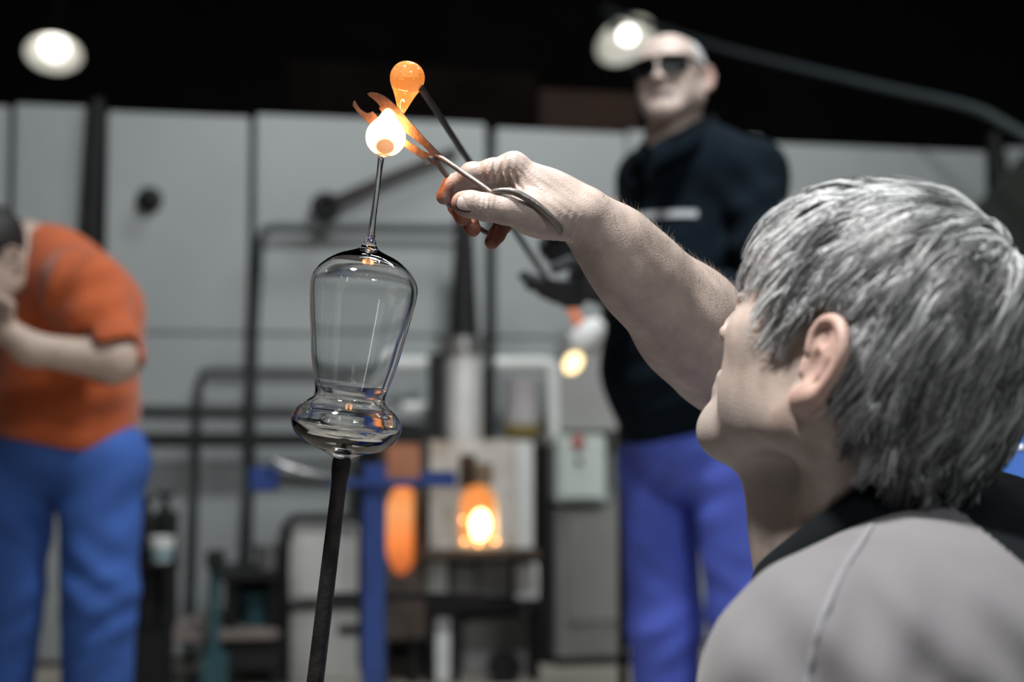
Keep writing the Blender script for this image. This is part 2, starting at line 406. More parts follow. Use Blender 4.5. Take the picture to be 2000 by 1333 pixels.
# hot glass glows by its own temperature: white where thickest, orange where cooler; the drop's foot is painted refraction
def hotglass(name, org, axis, stops, strength, cold, trans=.08):
    m = bpy.data.materials.new(name); m.use_nodes = True; nt = m.node_tree; b = nt.nodes['Principled BSDF']
    g = nt.nodes.new('ShaderNodeNewGeometry'); s = nt.nodes.new('ShaderNodeVectorMath'); s.operation = 'SUBTRACT'; s.inputs[1].default_value = org
    d = nt.nodes.new('ShaderNodeVectorMath'); d.operation = 'DOT_PRODUCT'; d.inputs[1].default_value = axis
    nt.links.new(g.outputs['Position'], s.inputs[0]); nt.links.new(s.outputs[0], d.inputs[0])
    mp = nt.nodes.new('ShaderNodeMapRange'); mp.inputs[1].default_value = 0; mp.inputs[2].default_value = stops[-1][0]
    nt.links.new(d.outputs['Value'], mp.inputs[0])
    r = nt.nodes.new('ShaderNodeValToRGB'); el = r.color_ramp.elements
    while len(el) < len(stops): el.new(.5)
    for e, (p, c) in zip(el, stops): e.position = p/stops[-1][0]; e.color = (*c, 1)
    nt.links.new(mp.outputs[0], r.inputs[0]); nt.links.new(r.outputs[0], b.inputs['Emission Color'])
    n = nt.nodes.new('ShaderNodeTexNoise'); n.inputs['Scale'].default_value = 70; n.inputs['Detail'].default_value = 3; n.inputs['Distortion'].default_value = 1.5
    m2 = nt.nodes.new('ShaderNodeMapRange'); m2.inputs[1].default_value = .3; m2.inputs[2].default_value = .75; m2.inputs[3].default_value = strength*.72; m2.inputs[4].default_value = strength*1.25
    nt.links.new(n.outputs['Fac'], m2.inputs[0]); nt.links.new(m2.outputs[0], b.inputs['Emission Strength'])
    b.inputs['Base Color'].default_value = (*cold, 1); b.inputs['Roughness'].default_value = .04; b.inputs['Transmission Weight'].default_value = trans; b.inputs['IOR'].default_value = 1.5
    return m
def refraction_spot(m, c, r0, r1, col):           # orange refraction at the stem painted into the drop's emission
    nt = m.node_tree; b = nt.nodes['Principled BSDF']; src = b.inputs['Emission Color'].links[0].from_socket
    st = b.inputs['Emission Strength'].links[0].from_socket
    g = nt.nodes.new('ShaderNodeNewGeometry'); d = nt.nodes.new('ShaderNodeVectorMath'); d.operation = 'DISTANCE'; d.inputs[1].default_value = c
    nt.links.new(g.outputs['Position'], d.inputs[0]); mp = nt.nodes.new('ShaderNodeMapRange'); mp.inputs[1].default_value = r0; mp.inputs[2].default_value = r1
    nt.links.new(d.outputs['Value'], mp.inputs[0]); mx = nt.nodes.new('ShaderNodeMix'); mx.data_type = 'RGBA'; mx.inputs['A'].default_value = (*col, 1)
    nt.links.new(mp.outputs[0], mx.inputs['Factor']); nt.links.new(src, mx.inputs['B']); nt.links.new(mx.outputs['Result'], b.inputs['Emission Color'])
B0 = P(748.5, 305, 1.22); BX = IV(.13, -.99); BX /= np.linalg.norm(BX)
m_hot = hotglass('white_hot_glass', B0, BX, [(0, (.03, .012, .003)), (.0010, (.03, .012, .003)), (.0020, (.5, .2, .05)), (.0070, (1., .28, .065)), (.034, (1., .27, .06)), (.040, (.8, .18, .03))], 34.0, (1, .8, .6), 0)
refraction_spot(m_hot, P(752, 289, 1.2068), .0075, .0098, (.020, .0068, .0015))
bp = [(0, 5.5), (2, 13), (5, 20), (10, 27), (17, 33), (26, 37.3), (36, 38.8), (46, 38), (55, 34.5), (63, 29), (69, 23.5), (74, 19), (79, 16), (84, 13.5), (89, 10), (93, 6), (95, 0)]
lathe('hot_drop', [(a*PX, max(b, .0)*PX) for a, b, _ in [tuple(q) for q in spline([np.array([a, b, 0.]) for a, b in bp], 3)]], B0, BX, m_hot, goblet, 48)
# iron pipe that carries the goblet
m_iron = mat('scaled_iron', (.035, .033, .033), .5, metal=.5, noise=.55, nscale=60, bump=.5, bscale=150)
pd = IV(615-668, 1333-893); pd /= np.linalg.norm(pd)
pa = P(668.5, 894, 1.22)
bpipe = empty('blowpipe', pa+pd*.95, 'dark iron pipe carrying the upside-down glass goblet', 'pipe')
lathe('pipe_tube', [(0, 0), (0, .0074), (.004, .0082), (.012, .0080), (.022, .0068), (.035, .0066), (.10, .0070), (.30, .0080), (.9, .0095), (1.0, .0095), (1.0, 0)], pa, pd, m_iron, bpipe, 24, auto=40)
# gathering rod with a hot gather, held by the standing man
ra, rb = P(826, 178, 1.243), P(1072, 552, 2.72)
rdir = (rb-ra)/np.linalg.norm(rb-ra); rend = rb+rdir*.35
rod = empty('gathering_rod', rend, 'long dark iron rod with an orange glass gather at its tip', 'rod')
tube('rod_shaft', [ra-rdir*.012, ra+rdir*.3, rb, rend], [.0030, .0034, .0058, .0062], m_iron, rod, 14)
G0 = P(801, 121, 1.236); GX = P(783, 226, 1.232)-G0; GL = np.linalg.norm(GX); GX /= GL
m_gather = hotglass('orange_hot_glass', G0, GX, [(0, (1., .30, .05)), (.012, (1., .33, .06)), (.02, (1., .38, .085)), (.026, (1., .36, .08)), (.05, (1., .36, .08))], .36, (1, .55, .2), .85)
gp = [(0, 0), (.8, 9), (4, 18), (11, 26.5), (21, 32), (32, 34), (44, 32), (55, 27), (64, 22), (74, 17.5), (84, 13.5), (95, 9), (104, 5), (108, 0)]
lathe('hot_gather', [(a*PX*1.012, max(b, 0)*PX*1.012) for a, b, _ in [tuple(q) for q in spline([np.array([a, b, 0.]) for a, b in gp], 3)]], G0, GX, m_gather, rod, 48)

# ---- shears
m_shear = mat('worn_steel', (.20, .185, .175), .42, metal=.6, noise=.35, nscale=90, bump=.25, bscale=220)
sh_loc = P(850, 308, 1.222)
shears = empty('shears', sh_loc, 'old steel glass shears with hooked blades and loop handles', 'shears')
SU = RT*PX; SV = -UP*PX
blA = [(716.7, 183.7), (722, 181), (728.4, 181), (738, 183), (746.4, 186.4), (754, 190.5), (760.8, 195.4), (775, 208), (793, 228), (813, 251), (831, 271), (854.5, 294.5), (866, 306), (860, 314), (851, 312), (843, 303), (828, 287), (808, 271), (785, 253), (760, 232), (749, 222), (739.5, 212), (742.5, 208.5), (737.5, 201.5), (728.4, 192.7), (720, 187)]
blB = [(688, 198), (691.5, 193.6), (695, 200), (698.7, 206), (703, 211.5), (708.6, 215.5), (714, 219), (717.6, 219.8), (723, 218), (727.5, 216), (739, 229.7), (765, 250), (800, 277), (830, 296), (850, 303), (858, 311), (853, 322), (846, 320.5), (831, 312.5), (822, 308), (791.5, 287), (758, 265), (724.8, 244), (705, 226), (694, 214), (687, 204.5)]
def blade(poly, d, t, g):             # g: how far the face is turned down towards the work
    cx, cy = -.66*g*d/FPX, .75*g*d/FPX
    org = P(1000, 666.5, d)-FW*(cx*(850-1000)+cy*(306-666.5))
    return prism('blade', [[(x-1000, y-666.5) for x, y in poly]], org, RT*d/FPX+FW*cx, -UP*d/FPX+FW*cy, FW*t, m_shear, shears, .0005)
blade(blA, 1.2200, .0026, .55); blade(blB, 1.2245, .0030, .35)
# bolt through the pivot
bo = P(834, 315, 1.2165)
hexv = [(.0042*math.cos(a*PI/3), .0042*math.sin(a*PI/3)) for a in range(6)]
prism('nut', [hexv], P(835, 315, 1.2135), RT, UP, FW*.006, m_shear, shears, .0004)
tube('bolt', [P(837, 313, 1.2135), P(848, 308, 1.228)], .0026, m_shear, shears, 12)
rA = spline([P(850, 303, 1.2215), P(863, 309, 1.219), P(905, 338, 1.209), P(940, 362, 1.200), P(962, 378, 1.194)], 5)
ring = [(962, 378, 1.194), (978, 373, 1.189), (1003, 375, 1.186), (1030, 388, 1.186), (1058, 408, 1.188), (1082, 431, 1.192), (1093, 446, 1.199), (1089, 458, 1.211), (1070, 458, 1.228), (1035, 440, 1.238), (1000, 418, 1.232), (975, 395, 1.215)]
tube('handle', rA, [.0019+.0004*math.sin(i/len(rA)*3) for i in range(len(rA))], m_shear, shears, 14)
tube('finger_loop', spline([P(*q) for q in ring], 6, True), [.0024+.0008*math.sin(PI*min(1, i/45)) for i in range(72)], m_shear, shears, 14, closed=True)
rB = spline([P(850, 308, 1.2245), P(860, 326, 1.229), P(878, 349, 1.234), P(893, 368, 1.238)], 5)
tube('handle', rB, .0026, m_shear, shears, 14)
ring2 = [(893, 368, 1.238), (878, 382, 1.240), (872, 393, 1.243), (884, 406, 1.250), (912, 428, 1.266), (944, 451, 1.280), (970, 460, 1.288), (980, 445, 1.288), (965, 418, 1.275), (938, 392, 1.258), (912, 374, 1.244)]
tube('finger_loop', spline([P(*q) for q in ring2], 6, True), .0024, m_shear, shears, 12, closed=True)

# ================================================================== HEADS (shared builder)
def head_axes(F, pitch, roll=0):
    F = np.array([F[0], F[1], 0.]); F /= np.linalg.norm(F); U = np.array([0, 0, 1.]); R = np.cross(F, U)
    f2 = F*math.cos(pitch)+U*math.sin(pitch); u2 = U*math.cos(pitch)-F*math.sin(pitch)
    r2 = R*math.cos(roll)+u2*math.sin(roll); u3 = u2*math.cos(roll)-R*math.sin(roll)
    return np.stack([r2, f2, u3], 1)                                 # columns right, forward, up
def head_field(fd, M, O, s=1., ears=(-1, 1), lip=1.):
    W = lambda x, y, z: O+M@np.array([x, y, z])*s
    E = lambda c, r, k=.012, sub=False, Q=None: fd.ell(W(*c), np.array(r)*s, M if Q is None else M@Q, k*s, sub)
    Cc = lambda a, b, ra, rb, k=.012, sub=False: fd.cap(W(*a), W(*b), ra*s, rb*s, k*s, sub=sub)
    E((0, -.012, .028), (.073, .092, .075))
    E((0, .045, .028), (.060, .046, .055), .03)
    E((0, .042, -.030), (.056, .048, .068), .03)
    for q in (-1, 1):
        E((q*.044, .060, -.022), (.021, .024, .018), .02)            # cheekbone
        Cc((q*.056, .004, -.058), (q*.020, .078, -.100), .020, .016, .022)   # jaw
        E((q*.046, .045, -.055), (.018, .030, .030), .02)            # cheek
        E((q*.062, .0, -.03), (.012, .03, .04), .02)
    E((0, .080, -.100), (.024, .018, .018), .028); E((0, .076, -.086), (.024, .016, .018), .02)                    # chin
    Cc((-.038, .084, .018), (.038, .084, .018), .010, .010, .014)    # brow
    for q in (-1, 1):
        E((q*.031, .103, -.003), (.017, .016, .012), .012, True)     # eye socket
        E((q*.031, .083, -.003), (.0135, .0125, .0115), .003)        # eyeball
        Cc((q*.019, .093, .001), (q*.043, .086, .0005), .003, .003, .004)   # upper lid
        Cc((q*.020, .0925, -.010), (q*.042, .085, -.010), .0025, .0025, .004)
    Cc((0, .096, .008), (0, .111, -.030), .007, .0095, .010)         # nose
    for q in (-1, 1):
        E((q*.012, .104, -.034), (.0075, .011, .0075), .006)
        E((q*.0065, .109, -.041), (.0035, .005, .004), .003, True)
    E((0, .090, -.066), (.026, .012, .014), .012)
    Cc((-.021, .092, -.062), (.021, .092, -.062), .0052*lip, .0052*lip, .005); E((0, .097, -.061), (.012, .006, .005), .006)
    Cc((-.018, .092, -.0735), (.018, .092, -.0735), .0062*lip, .0062*lip, .005)
    fd.cap(W(-.024, .1025, -.0675), W(.024, .1025, -.0675), .0016*s, .0016*s, .003*s, sub=True)
    for q in ears:
        e = np.array([q*.0735, -.008, -.012]); a = math.radians(28)
        def X(y, z, o=0.): return tuple(e+np.array([q*(.003+o+(-y+.012)*.42), y*.86-.006, z*.88]))
        Q = np.stack([np.array([q*math.cos(a), math.sin(a), 0]), np.array([-q*math.sin(a), math.cos(a), 0]), np.array([0, 0, 1.])], 1)
        E(X(-.004, .004, .002), (.0042, .0155, .027), .006, False, Q)
        path = [(.013, .006), (.015, .019), (.009, .031), (-.004, .0355), (-.016, .030), (-.0225, .017), (-.022, .002), (-.017, -.012), (-.010, -.022)]
        path = [tuple(q_[:2]) for q_ in spline([np.array([*t_, 0.]) for t_ in path], 3)]
        for p0, p1 in zip(path[:-1], path[1:]): Cc(X(*p0, .003), X(*p1, .003), .0040, .0040, .002)
        Cc(X(-.008, -.022, .002), X(.005, -.029, 0), .0075, .0085, .008)
        an = [(-.006, .022), (-.012, .010), (-.011, -.004), (-.003, -.014)]
        for p0, p1 in zip(an[:-1], an[1:]): Cc(X(*p0, .003), X(*p1, .003), .0032, .0032, .003)
        E(X(.003, -.001, .008), (.0056, .0080, .0115), .002, True, Q)
        E(X(.002, .021, .008), (.0052, .0080, .0075), .002, True, Q)
        Cc(X(.0135, -.004, .001), X(.0125, -.010, .002), .0042, .0038, .004)     # tragus
    return W

m_skin = mat('weathered_skin', (.41, .335, .295), .46, noise=.20, nscale=55, bump=.28, bscale=650, sss=.06)
attr_tint(m_skin, 'glow_grime', (.20, .065, .035)); attr_tint(m_skin, 'scalp', (.05, .052, .055)); attr_tint(m_skin, 'stubble', (.30, .27, .25)); attr_tint(m_skin, 'flush', (.50, .27, .22))
# ================================================================== SEATED MAN WITH THE SHEARS
S = empty('person', (.42, 1.12, 0), 'grey-haired man in grey and black shirt, back to us, raising shears', 'person', 'glass workers')
psi = math.radians(44); MH = head_axes((-math.cos(psi), math.sin(psi)), math.radians(24))
EAR = np.array([.2028, .98, .889]); HS = 1.05; OH = EAR-MH@np.array([-.072, 0, -.02])*HS
fd = Field()
WH = head_field(fd, MH, OH, HS)
NB = P(1712, 1050, 1.075)
fd.cap(WH(0, -.030, -.045), NB, .058, .060, .03)
fd.cap(WH(0, .050, -.080), P(1588, 1090, 1.075), .030, .042, .03)                       # throat
fd.cap(WH(-.056, -.030, -.05), P(1600, 1085, 1.02), .014, .016, .025)                   # neck muscle
fd.cap(NB, NB+np.array([.05, .03, -.12]), .07, .13, .05)
# arm and hand, joint by joint
def H(x, y, z): return P(x, y, 1.22+z/1000)
SHR = np.array([.375, 1.235, .735]); ELB = P(1412, 704, 1.375); WR = H(1146, 428, 14)
fd.cap(NB+np.array([.03, .04, -.06]), SHR, .06, .058, .04)
fd.cap(SHR, ELB, .052, .043, .03)
f1 = P(1345, 632, 1.325); f2 = P(1245, 535, 1.272); f3 = P(1190, 474, 1.245)
fd.cap(ELB, f1, .040, .0405, .02); fd.cap(f1, f2, .0395, .0300, .04); fd.cap(f2, f3, .0300, .0245, .03); fd.cap(f3, WR, .0240, .0215, .03)
fd.cap(P(1390, 720, 1.345), P(1225, 555, 1.245), .028, .012, .04)                       # underside muscle
fd.cap(P(1400, 640, 1.36), P(1215, 470, 1.255), .026, .013, .04)
for a, b, r1, r2 in (((1196, 470, 22), (1146, 420, 4), .0195, .0185), ((1200, 482, 42), (1150, 434, 30), .019, .0175)):
    fd.cap(H(*a), H(*b), r1, r2, .016)
mc = {'i': ((1128, 408, 4), (1004, 329, 3), .0165, .0118), 'm': ((1132, 414, 14), (997, 342, 24), .016, .0115), 'r': ((1134, 424, 24), (1003, 360, 43), .0155, .0108), 'p': ((1136, 434, 32), (1022, 384, 58), .015, .010)}
for a, b, r1, r2 in mc.values(): fd.cap(H(*a), H(*b), r1, r2, .014)
fd.ell(H(1062, 388, 12), (.030, .022, .022), None, .018)
fingers = [  # joints with radii (mm)
    [(1004, 329, 3, 11.6), (962, 333, 2, 10.2), (922, 343, 8, 9.8), (884, 361, 17, 8.4), (868, 384, 15, 7.4)],
    [(997, 342, 24, 11.2), (950, 352, 32, 10), (908, 368, 41, 9.4), (893, 402, 40, 8.3), (904, 425, 27, 7.6)],
    [(1003, 360, 43, 10.6), (960, 375, 50, 9.6), (926, 398, 56, 9), (915, 428, 52, 8.0), (923, 447, 38, 7.4)],
    [(1022, 384, 58, 9.6), (1003, 412, 62, 8.6), (984, 436, 62, 8.2), (970, 459, 56, 7.4), (961, 473, 50, 6.8)]]
for fg in fingers:
    for i, (a, b) in enumerate(zip(fg[:-1], fg[1:])):
        fd.cap(H(*a[:3]), H(*b[:3]), a[3]/1000, b[3]/1000, .0035 if i else .006)
thumb = [(1098, 428, 0, 15.5), (1028, 417, -18, 13.6), (985, 410, -25, 12), (948, 405, -28, 11.4), (920, 399, -28, 11.0), (905, 397, -26, 10.2)]
for i, (a, b) in enumerate(zip(thumb[:-1], thumb[1:])): fd.cap(H(*a[:3]), H(*b[:3]), a[3]/1000, b[3]/1000, .012 if i == 0 else .004)
fd.ell(H(1062, 425, -6), (.024, .017, .016), None, .016)                                 # ball of the thumb
fd.ell(H(1040, 400, 4), (.022, .014, .014), None, .014)                                  # web
fd.ell(H(1003, 322, 0), (.011, .009, .010), None, .008)                                  # index knuckle
fd.ell(H(920, 337, 6), (.0085, .0085, .0085), None, .005)
# creases
tdir = IV(1, .12)
fd.wave(H(944, 404, -38), .0095, tdir, 1500, .0009)
fd.wave(H(975, 340, -8), .013, IV(1, .15), 950, .0015); fd.wave(H(995, 360, -8), .011, IV(1, -.5), 1100, .0017); fd.wave(H(1070, 392, -12), .020, IV(.6, -.8), 900, .0006); fd.wave(H(1110, 450, -10), .014, IV(.9, .4), 1000, .0008)
fd.wave(H(900, 375, 5), .006, IV(.8, -.6), 2200, .0003); fd.wave(H(1020, 330, -8), .014, IV(.5, -.5), 1300, .0003)
fd.wave(P(1245, 520, 1.24), .03, IV(.75, -.65), 330, .0003); fd.wave(P(1320, 610, 1.28), .04, IV(.7, -.7), 260, .0005)
def glow_grime(V):  # orange glow on the fingertips put into the colour, along with real grime
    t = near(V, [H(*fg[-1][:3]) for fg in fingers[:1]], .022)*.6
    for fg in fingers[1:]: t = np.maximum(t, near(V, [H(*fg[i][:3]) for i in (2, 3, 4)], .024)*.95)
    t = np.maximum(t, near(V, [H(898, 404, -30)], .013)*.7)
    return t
def stub(V):
    L = (V-OH)@MH/HS; z = L[:, 2]; y = L[:, 1]
    return .55*np.clip((-.050-z)/.025, 0, 1)*np.clip((y+.02)/.02, 0, 1)*(np.linalg.norm(L, axis=1) < .16)
def flush(V):
    L = (V-OH)@MH/HS
    return .45*np.clip((np.abs(L[:, 0])-.076)/.008, 0, 1)*(np.linalg.norm(L, axis=1) < .12)
def scalpmask(L):                    # hair-bearing part of the head, in head coordinates
    x, y, z = L[..., 0], L[..., 1], L[..., 2]
    front = (y > .028) & (z > .062)
    temple = (y <= .028) & (y > .004) & (z > .020+.8*np.maximum(0, y-.010))
    over = (y <= .004) & (y > -.030) & (z > .034)
    rear = (y <= -.030) & (z > -.022-.85*np.maximum(0, -y-.030))
    return front | temple | over | rear
def scalp(V):
    L = (V-OH)@MH/HS
    return 1.0*(scalpmask(L) & (np.linalg.norm(L, axis=1) < .16) & (np.abs(L[:, 0]) < .0745))
body = organic('body', fd, .0014, m_skin, S, 1, {'glow_grime': glow_grime, 'stubble': stub, 'flush': flush, 'scalp': scalp})
# fine hairs on the forearm and wrist
bv = np.empty(len(body.data.vertices)*3, f32); body.data.vertices.foreach_get('co', bv); bv = bv.reshape(-1, 3)
bn = np.empty(len(body.data.vertices)*3, f32); body.data.vertex_normals.foreach_get('vector', bn); bn = bn.reshape(-1, 3)
ax_ = WR-f1; tt = ((bv-f1)@ax_)/(ax_@ax_); rad_ = np.linalg.norm(bv-(f1+tt[:, None]*ax_), axis=1)
cand = np.where((tt > -.25) & (tt < 1.12) & (rad_ < .06) & (bn@UP > -.25))[0]
pick = rng.choice(cand, 1100, replace=False); VV = []; FF = []
for i_, v in enumerate(pick):
    n_ = bn[v].astype(float); d_ = ax_/np.linalg.norm(ax_)*.9+n_*.55+rng.normal(size=3)*.35+UP*.1; d_ /= np.linalg.norm(d_); sd = np.cross(n_, d_); sd /= np.linalg.norm(sd)+1e-9
    L_ = rng.uniform(.006, .013); c_ = bv[v]+0.
    for k_ in range(4):
        q_ = c_+d_*L_*k_/3+(-n_*.25*L_)*(k_/3)**2; w_ = .00009*(1-.25*k_)
        VV += [q_+sd*w_, q_-sd*w_*.5+n_*w_, q_-sd*w_*.5-n_*w_]
    b_ = i_*12
    for k_ in range(3):
        for u_ in range(3): FF.append((b_+k_*3+u_, b_+k_*3+(u_+1) % 3, b_+k_*3+3+(u_+1) % 3, b_+k_*3+3+u_))
tag(meshobj('arm_hair', VV, np.array(FF, np.int32), mat('fair_arm_hair', (.42, .36, .30), .4), body, smooth=True), kind='stuff')
# thumb nail
m_nail = mat('worn_nail', (.38, .32, .30), .35, noise=.3, nscale=300, col2=(.30, .24, .21))
m_grime = mat('nail_grime', (.02, .015, .013), .8)
nc = H(910, 396, -38.0); nx = IV(-.985, -.16); nz = -FW*.96+UP*.26; nz = nz-nx*(nz@nx); nz /= np.linalg.norm(nz); ny = np.cross(nz, nx)
def nailpatch(name, sx, sy, lift, m):
    V = []; F = []; n = 24
    for j in range(7):
        for k in range(n):
            a = 2*PI*k/n; r = j/6; cx = abs(math.cos(a))**.7*np.sign(math.cos(a))*r*sx; cy = abs(math.sin(a))**.7*np.sign(math.sin(a))*r*sy
            h = lift-(cy**2)/(2*.0095)-max(0, cx)**2*4.0-max(0, -cx-.003)**2*10
            V.append(nc+nx*cx+ny*cy+nz*h)
    for j in range(6):
        for k in range(n): F.append((j*n+k, j*n+(k+1) % n, (j+1)*n+(k+1) % n, (j+1)*n+k))
    return meshobj(name, V, F, m, body, smooth=True)
nailpatch('nail_edge', .0082, .0074, .0004, m_grime)
nailpatch('thumb_nail', .0076, .0066, .0009, m_nail)

# ---- shirt, collar and back panel
m_shirt = mat('grey_jersey', (.165, .162, .172), .85, noise=.08, nscale=25, bump=.25, bscale=700, sheen=.2)
m_blackcloth = mat('black_jersey', (.005, .007, .009), .95, bump=.25, bscale=700, spec=.15)
m_piping = mat('light_seam', (.22, .22, .24), .8)
m_jeans = mat('blue_workwear', (.050, .105, .52), .85, noise=.15, nscale=14, bump=.3, bscale=500)
Fh = np.array([-math.cos(psi), math.sin(psi), 0]); Lh = np.array([-math.sin(psi), -math.cos(psi), 0])
SHL = P(1650, 1372, .900)
TB = NB+np.array([.06, .03, -.50]); 
sf = Field()
sf.cap(NB+np.array([.035, .02, -.10]), TB, .135, .155, .06, flat=(Fh, .78))
sf.cap(NB+np.array([.05, .0, -.085]), SHL, .070, .084, .05)
sf.cap(NB+np.array([.05, .03, -.065]), SHR, .075, .075, .06)
sf.cap(P(1548, 1312, .995), P(1775, 1158, .975), .040, .045, .05)
sf.cap(P(1800, 1350, .915), P(2130, 1300, 1.00), .092, .105, .06); sf.cap(P(1880, 1195, 1.02), P(2060, 1260, 1.05), .065, .085, .05)
ELL = SHL+np.array([-.05, .03, -.27])
sf.cap(SHL, SHL+(ELL-SHL)*.75, .080, .066, .04)
sf.cap(SHR, SHR+(ELB-SHR)*.40, .07, .060, .04)
sf.cap(NB+np.array([-.02, -.0, -.12]), NB+np.array([-.07, .02, -.15]), .055, .07, .05)
sf.cap(NB+np.array([.08, .02, -.03]), NB+np.array([.16, .04, -.14]), .07, .10, .06)
sf.cap(NB+np.array([-.005, 0, -.09]), NB+np.array([-.03, .01, .10]), .062, .066, .012, sub=True)
for c, r, d, f, a in (((1600, 1330, .83), .07, (1, .45), 150, .0022), ((1760, 1330, .82), .10, (.75, -.6), 120, .0030), ((1880, 1260, .85), .08, (.7, -.7), 140, .0026), ((1500, 1290, .87), .06, (.7, .7), 150, .002)):
    sf.wave(P(*c), r, IV(*d), f, a)
V, F = sf.mesh(.0025, 3)
C = V[F].mean(1)
def pix(Q):
    q = Q-CAM; z = q@FW; return 1000+FPX*(q@RT)/z, 666.5-FPX*(q@UP)/z
# the back panel starts behind a seam over the shoulder blades
e0 = P(1858, 985, .99); e1 = P(2010, 1112, .95); ns = np.cross(e1-e0, e0-CAM); ns /= np.linalg.norm(ns)
if ns@np.array([1, 0, .5]) < 0: ns = -ns
isback = ((C-e0)@ns) > 0
Va, Fa = submesh(V, F, ~isback); Vb, Fb = submesh(V, F, isback)
shirt = meshobj('shirt', Va, Fa, m_shirt, S, smooth=True)
tag(meshobj('back_panel', Vb, Fb, m_blackcloth, S, smooth=True), 'black back yoke of the shirt')
# collar band standing round the neck
col_px = [(1484, 1150, 1.03), (1560, 1085, .995), (1650, 1022, .975), (1745, 965, .975), (1850, 945, 1.0), (1930, 965, 1.06), (1940, 1000, 1.14), (1850, 1040, 1.19), (1700, 1100, 1.17), (1560, 1150, 1.12), (1495, 1165, 1.06)]
cs = spline([P(*q) for q in col_px], 6, True); cc = np.mean(cs, 0)
V = []; F = []; nC = len(cs)
for i, p in enumerate(cs):
    inw = cc-p; inw[2] = 0; inw /= np.linalg.norm(inw)
    for dx, dz in ((-.012, -.022), (-.009, .000), (-.002, .017), (.005, .018), (.007, .0), (.004, -.018)): V.append(p+inw*dx+np.array([0, 0, dz]))
for i in range(nC):
    j = (i+1) % nC
    for k in range(6): F.append((i*6+k, j*6+k, j*6+(k+1) % 6, i*6+(k+1) % 6))
tag(meshobj('collar', V, F, m_blackcloth, shirt, smooth=True), 'black knitted collar')

# raised seam over the shoulder
def surf(field, px, py, d0, d1):     # first distance at which the sight line enters the solid
    ds = np.arange(d0, d1, .002); p = np.stack([P(px, py, d) for d in ds]).astype(f32)
    v = field.ev(p, p.min(0).astype(float), p.max(0).astype(float)); k = np.argmax(v < 0)
    return float(ds[k]) if (v < 0).any() else d1
sv = []
for q in spline([np.array([*q, 0.]) for q in ((1702, 1030), (1678, 1068), (1645, 1120), (1610, 1200), (1588, 1270), (1574, 1350), (1570, 1420))], 5):
    d = surf(sf, q[0], q[1], .75, 1.1)
    if d < 1.09: sv.append(P(q[0], q[1], d-.0005))
if len(sv) > 3: tube('shoulder_seam', sv, .0024, m_piping, shirt, 8)
# ---- hair in locks combed forward from the crown
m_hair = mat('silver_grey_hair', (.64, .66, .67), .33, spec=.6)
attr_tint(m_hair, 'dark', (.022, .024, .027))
def hair_locks(M, O, s, nlock, nstr, mask, crown, gl, seed, r0):
    R = np.random.default_rng(seed); c = np.array([0, -.012, .028]); rad = np.array([.0745, .0935, .0765])
    def shell(p):
        q = p-c; rz = rad[2] if q[2] > 0 else .21; ry = rad[1] if q[1] < 0 else .114; E3 = np.array([rad[0], ry, rz]); n = q/E3; l = np.linalg.norm(n)
        nn = n/l/E3; nn /= np.linalg.norm(nn)
        return c+q/l, nn
    g = M.T@np.array([0, 0, -1.]); VV = []; FF = []; SH = []; base = 0; SEG = 9
    locks = 0; tries = 0
    while locks < nlock and tries < 40000:
        tries += 1
        n = R.normal(size=3); n /= np.linalg.norm(n); p = c+n*rad*np.array([1, 1, 1 if n[2] > 0 else 1.5]); p, nn = shell(p)
        if not mask(p): continue
        locks += 1
        fr = np.clip((p[1]-.0)/.06, 0, 1)*np.clip((p[2]-.05)/.05, 0, 1)
        L = .058+.020*fr-.032*np.clip((.03-p[2])/.07, 0, 1)+R.uniform(-.01, .012); hb = R.uniform(.002, .010)+.002*fr
        if -.040 < p[1] < .006: L = max(.012, min(L, (p[2]-.020)*.95)); hb = min(hb, .004)
        path = [p+nn*.001]; cur = p.copy(); nrm = [nn]
        wob = R.normal(size=3)*.35
        for k in range(1, SEG+1):
            _, nn = shell(cur); t = cur-crown; t = t/np.linalg.norm(t)
            d = t+gl*g+wob*.55; d = d-nn*(d@nn); d /= np.linalg.norm(d); cur = cur+d*L/SEG; cur, nn = shell(cur)
            tt = k/SEG; h = .001+hb*min(1, tt*2.2)**.8-.35*hb*max(0, tt-.6)
            path.append(cur+nn*h); nrm.append(nn)
        path = np.array(path); nrm = np.array(nrm)
        tan = np.gradient(path, axis=0); tan /= np.linalg.norm(tan, axis=1)[:, None]; sid = np.cross(nrm, tan)
        tone = R.beta(.7, .75)+.10+.35*np.clip((.02-p[2])/.08, 0, 1)  # lower locks toned darker: nape shade put in along with dark hair
        for _ in range(nstr):
            a = R.normal()*.0036; b = R.uniform(-.3, 1)*.0028; sh = np.linspace(0, 1, SEG+1)[:, None]
            off = sid*a*(1-.45*sh)+sid*R.normal()*.0028*sh**2+nrm*abs(R.normal())*.0015*sh**2+nrm*b*(1-.3*sh)+nrm*.0006*np.sin(sh*5+R.uniform(0, 6)); kk = R.uniform(.82, 1.0)
            q = path+off; e = q[-1]-q[-2]
            w = R.uniform(.35, .62)*r0*np.clip(1.15-np.linspace(0, 1, SEG+1)**2.2, .12, 1)
            tri = np.stack([q+sid*w[:, None], q-sid*.5*w[:, None]+nrm*.8*w[:, None], q-sid*.5*w[:, None]-nrm*.8*w[:, None]], 1).reshape(-1, 3)
            VV.append(tri); i0 = base+np.arange(SEG)[:, None]*3
            for u in range(3): v = (u+1) % 3; FF.append(np.concatenate([i0+u, i0+v, i0+3+v, i0+3+u], 1))
            base += 3*(SEG+1); SH.append(np.full(3*(SEG+1), np.clip(tone+R.normal()*.22, 0, 1)))
    V = np.concatenate(VV)*s@M.T+O
    return V, np.concatenate(FF).astype(np.int32), np.concatenate(SH)
mk = lambda p: bool(scalpmask(np.array(p)))
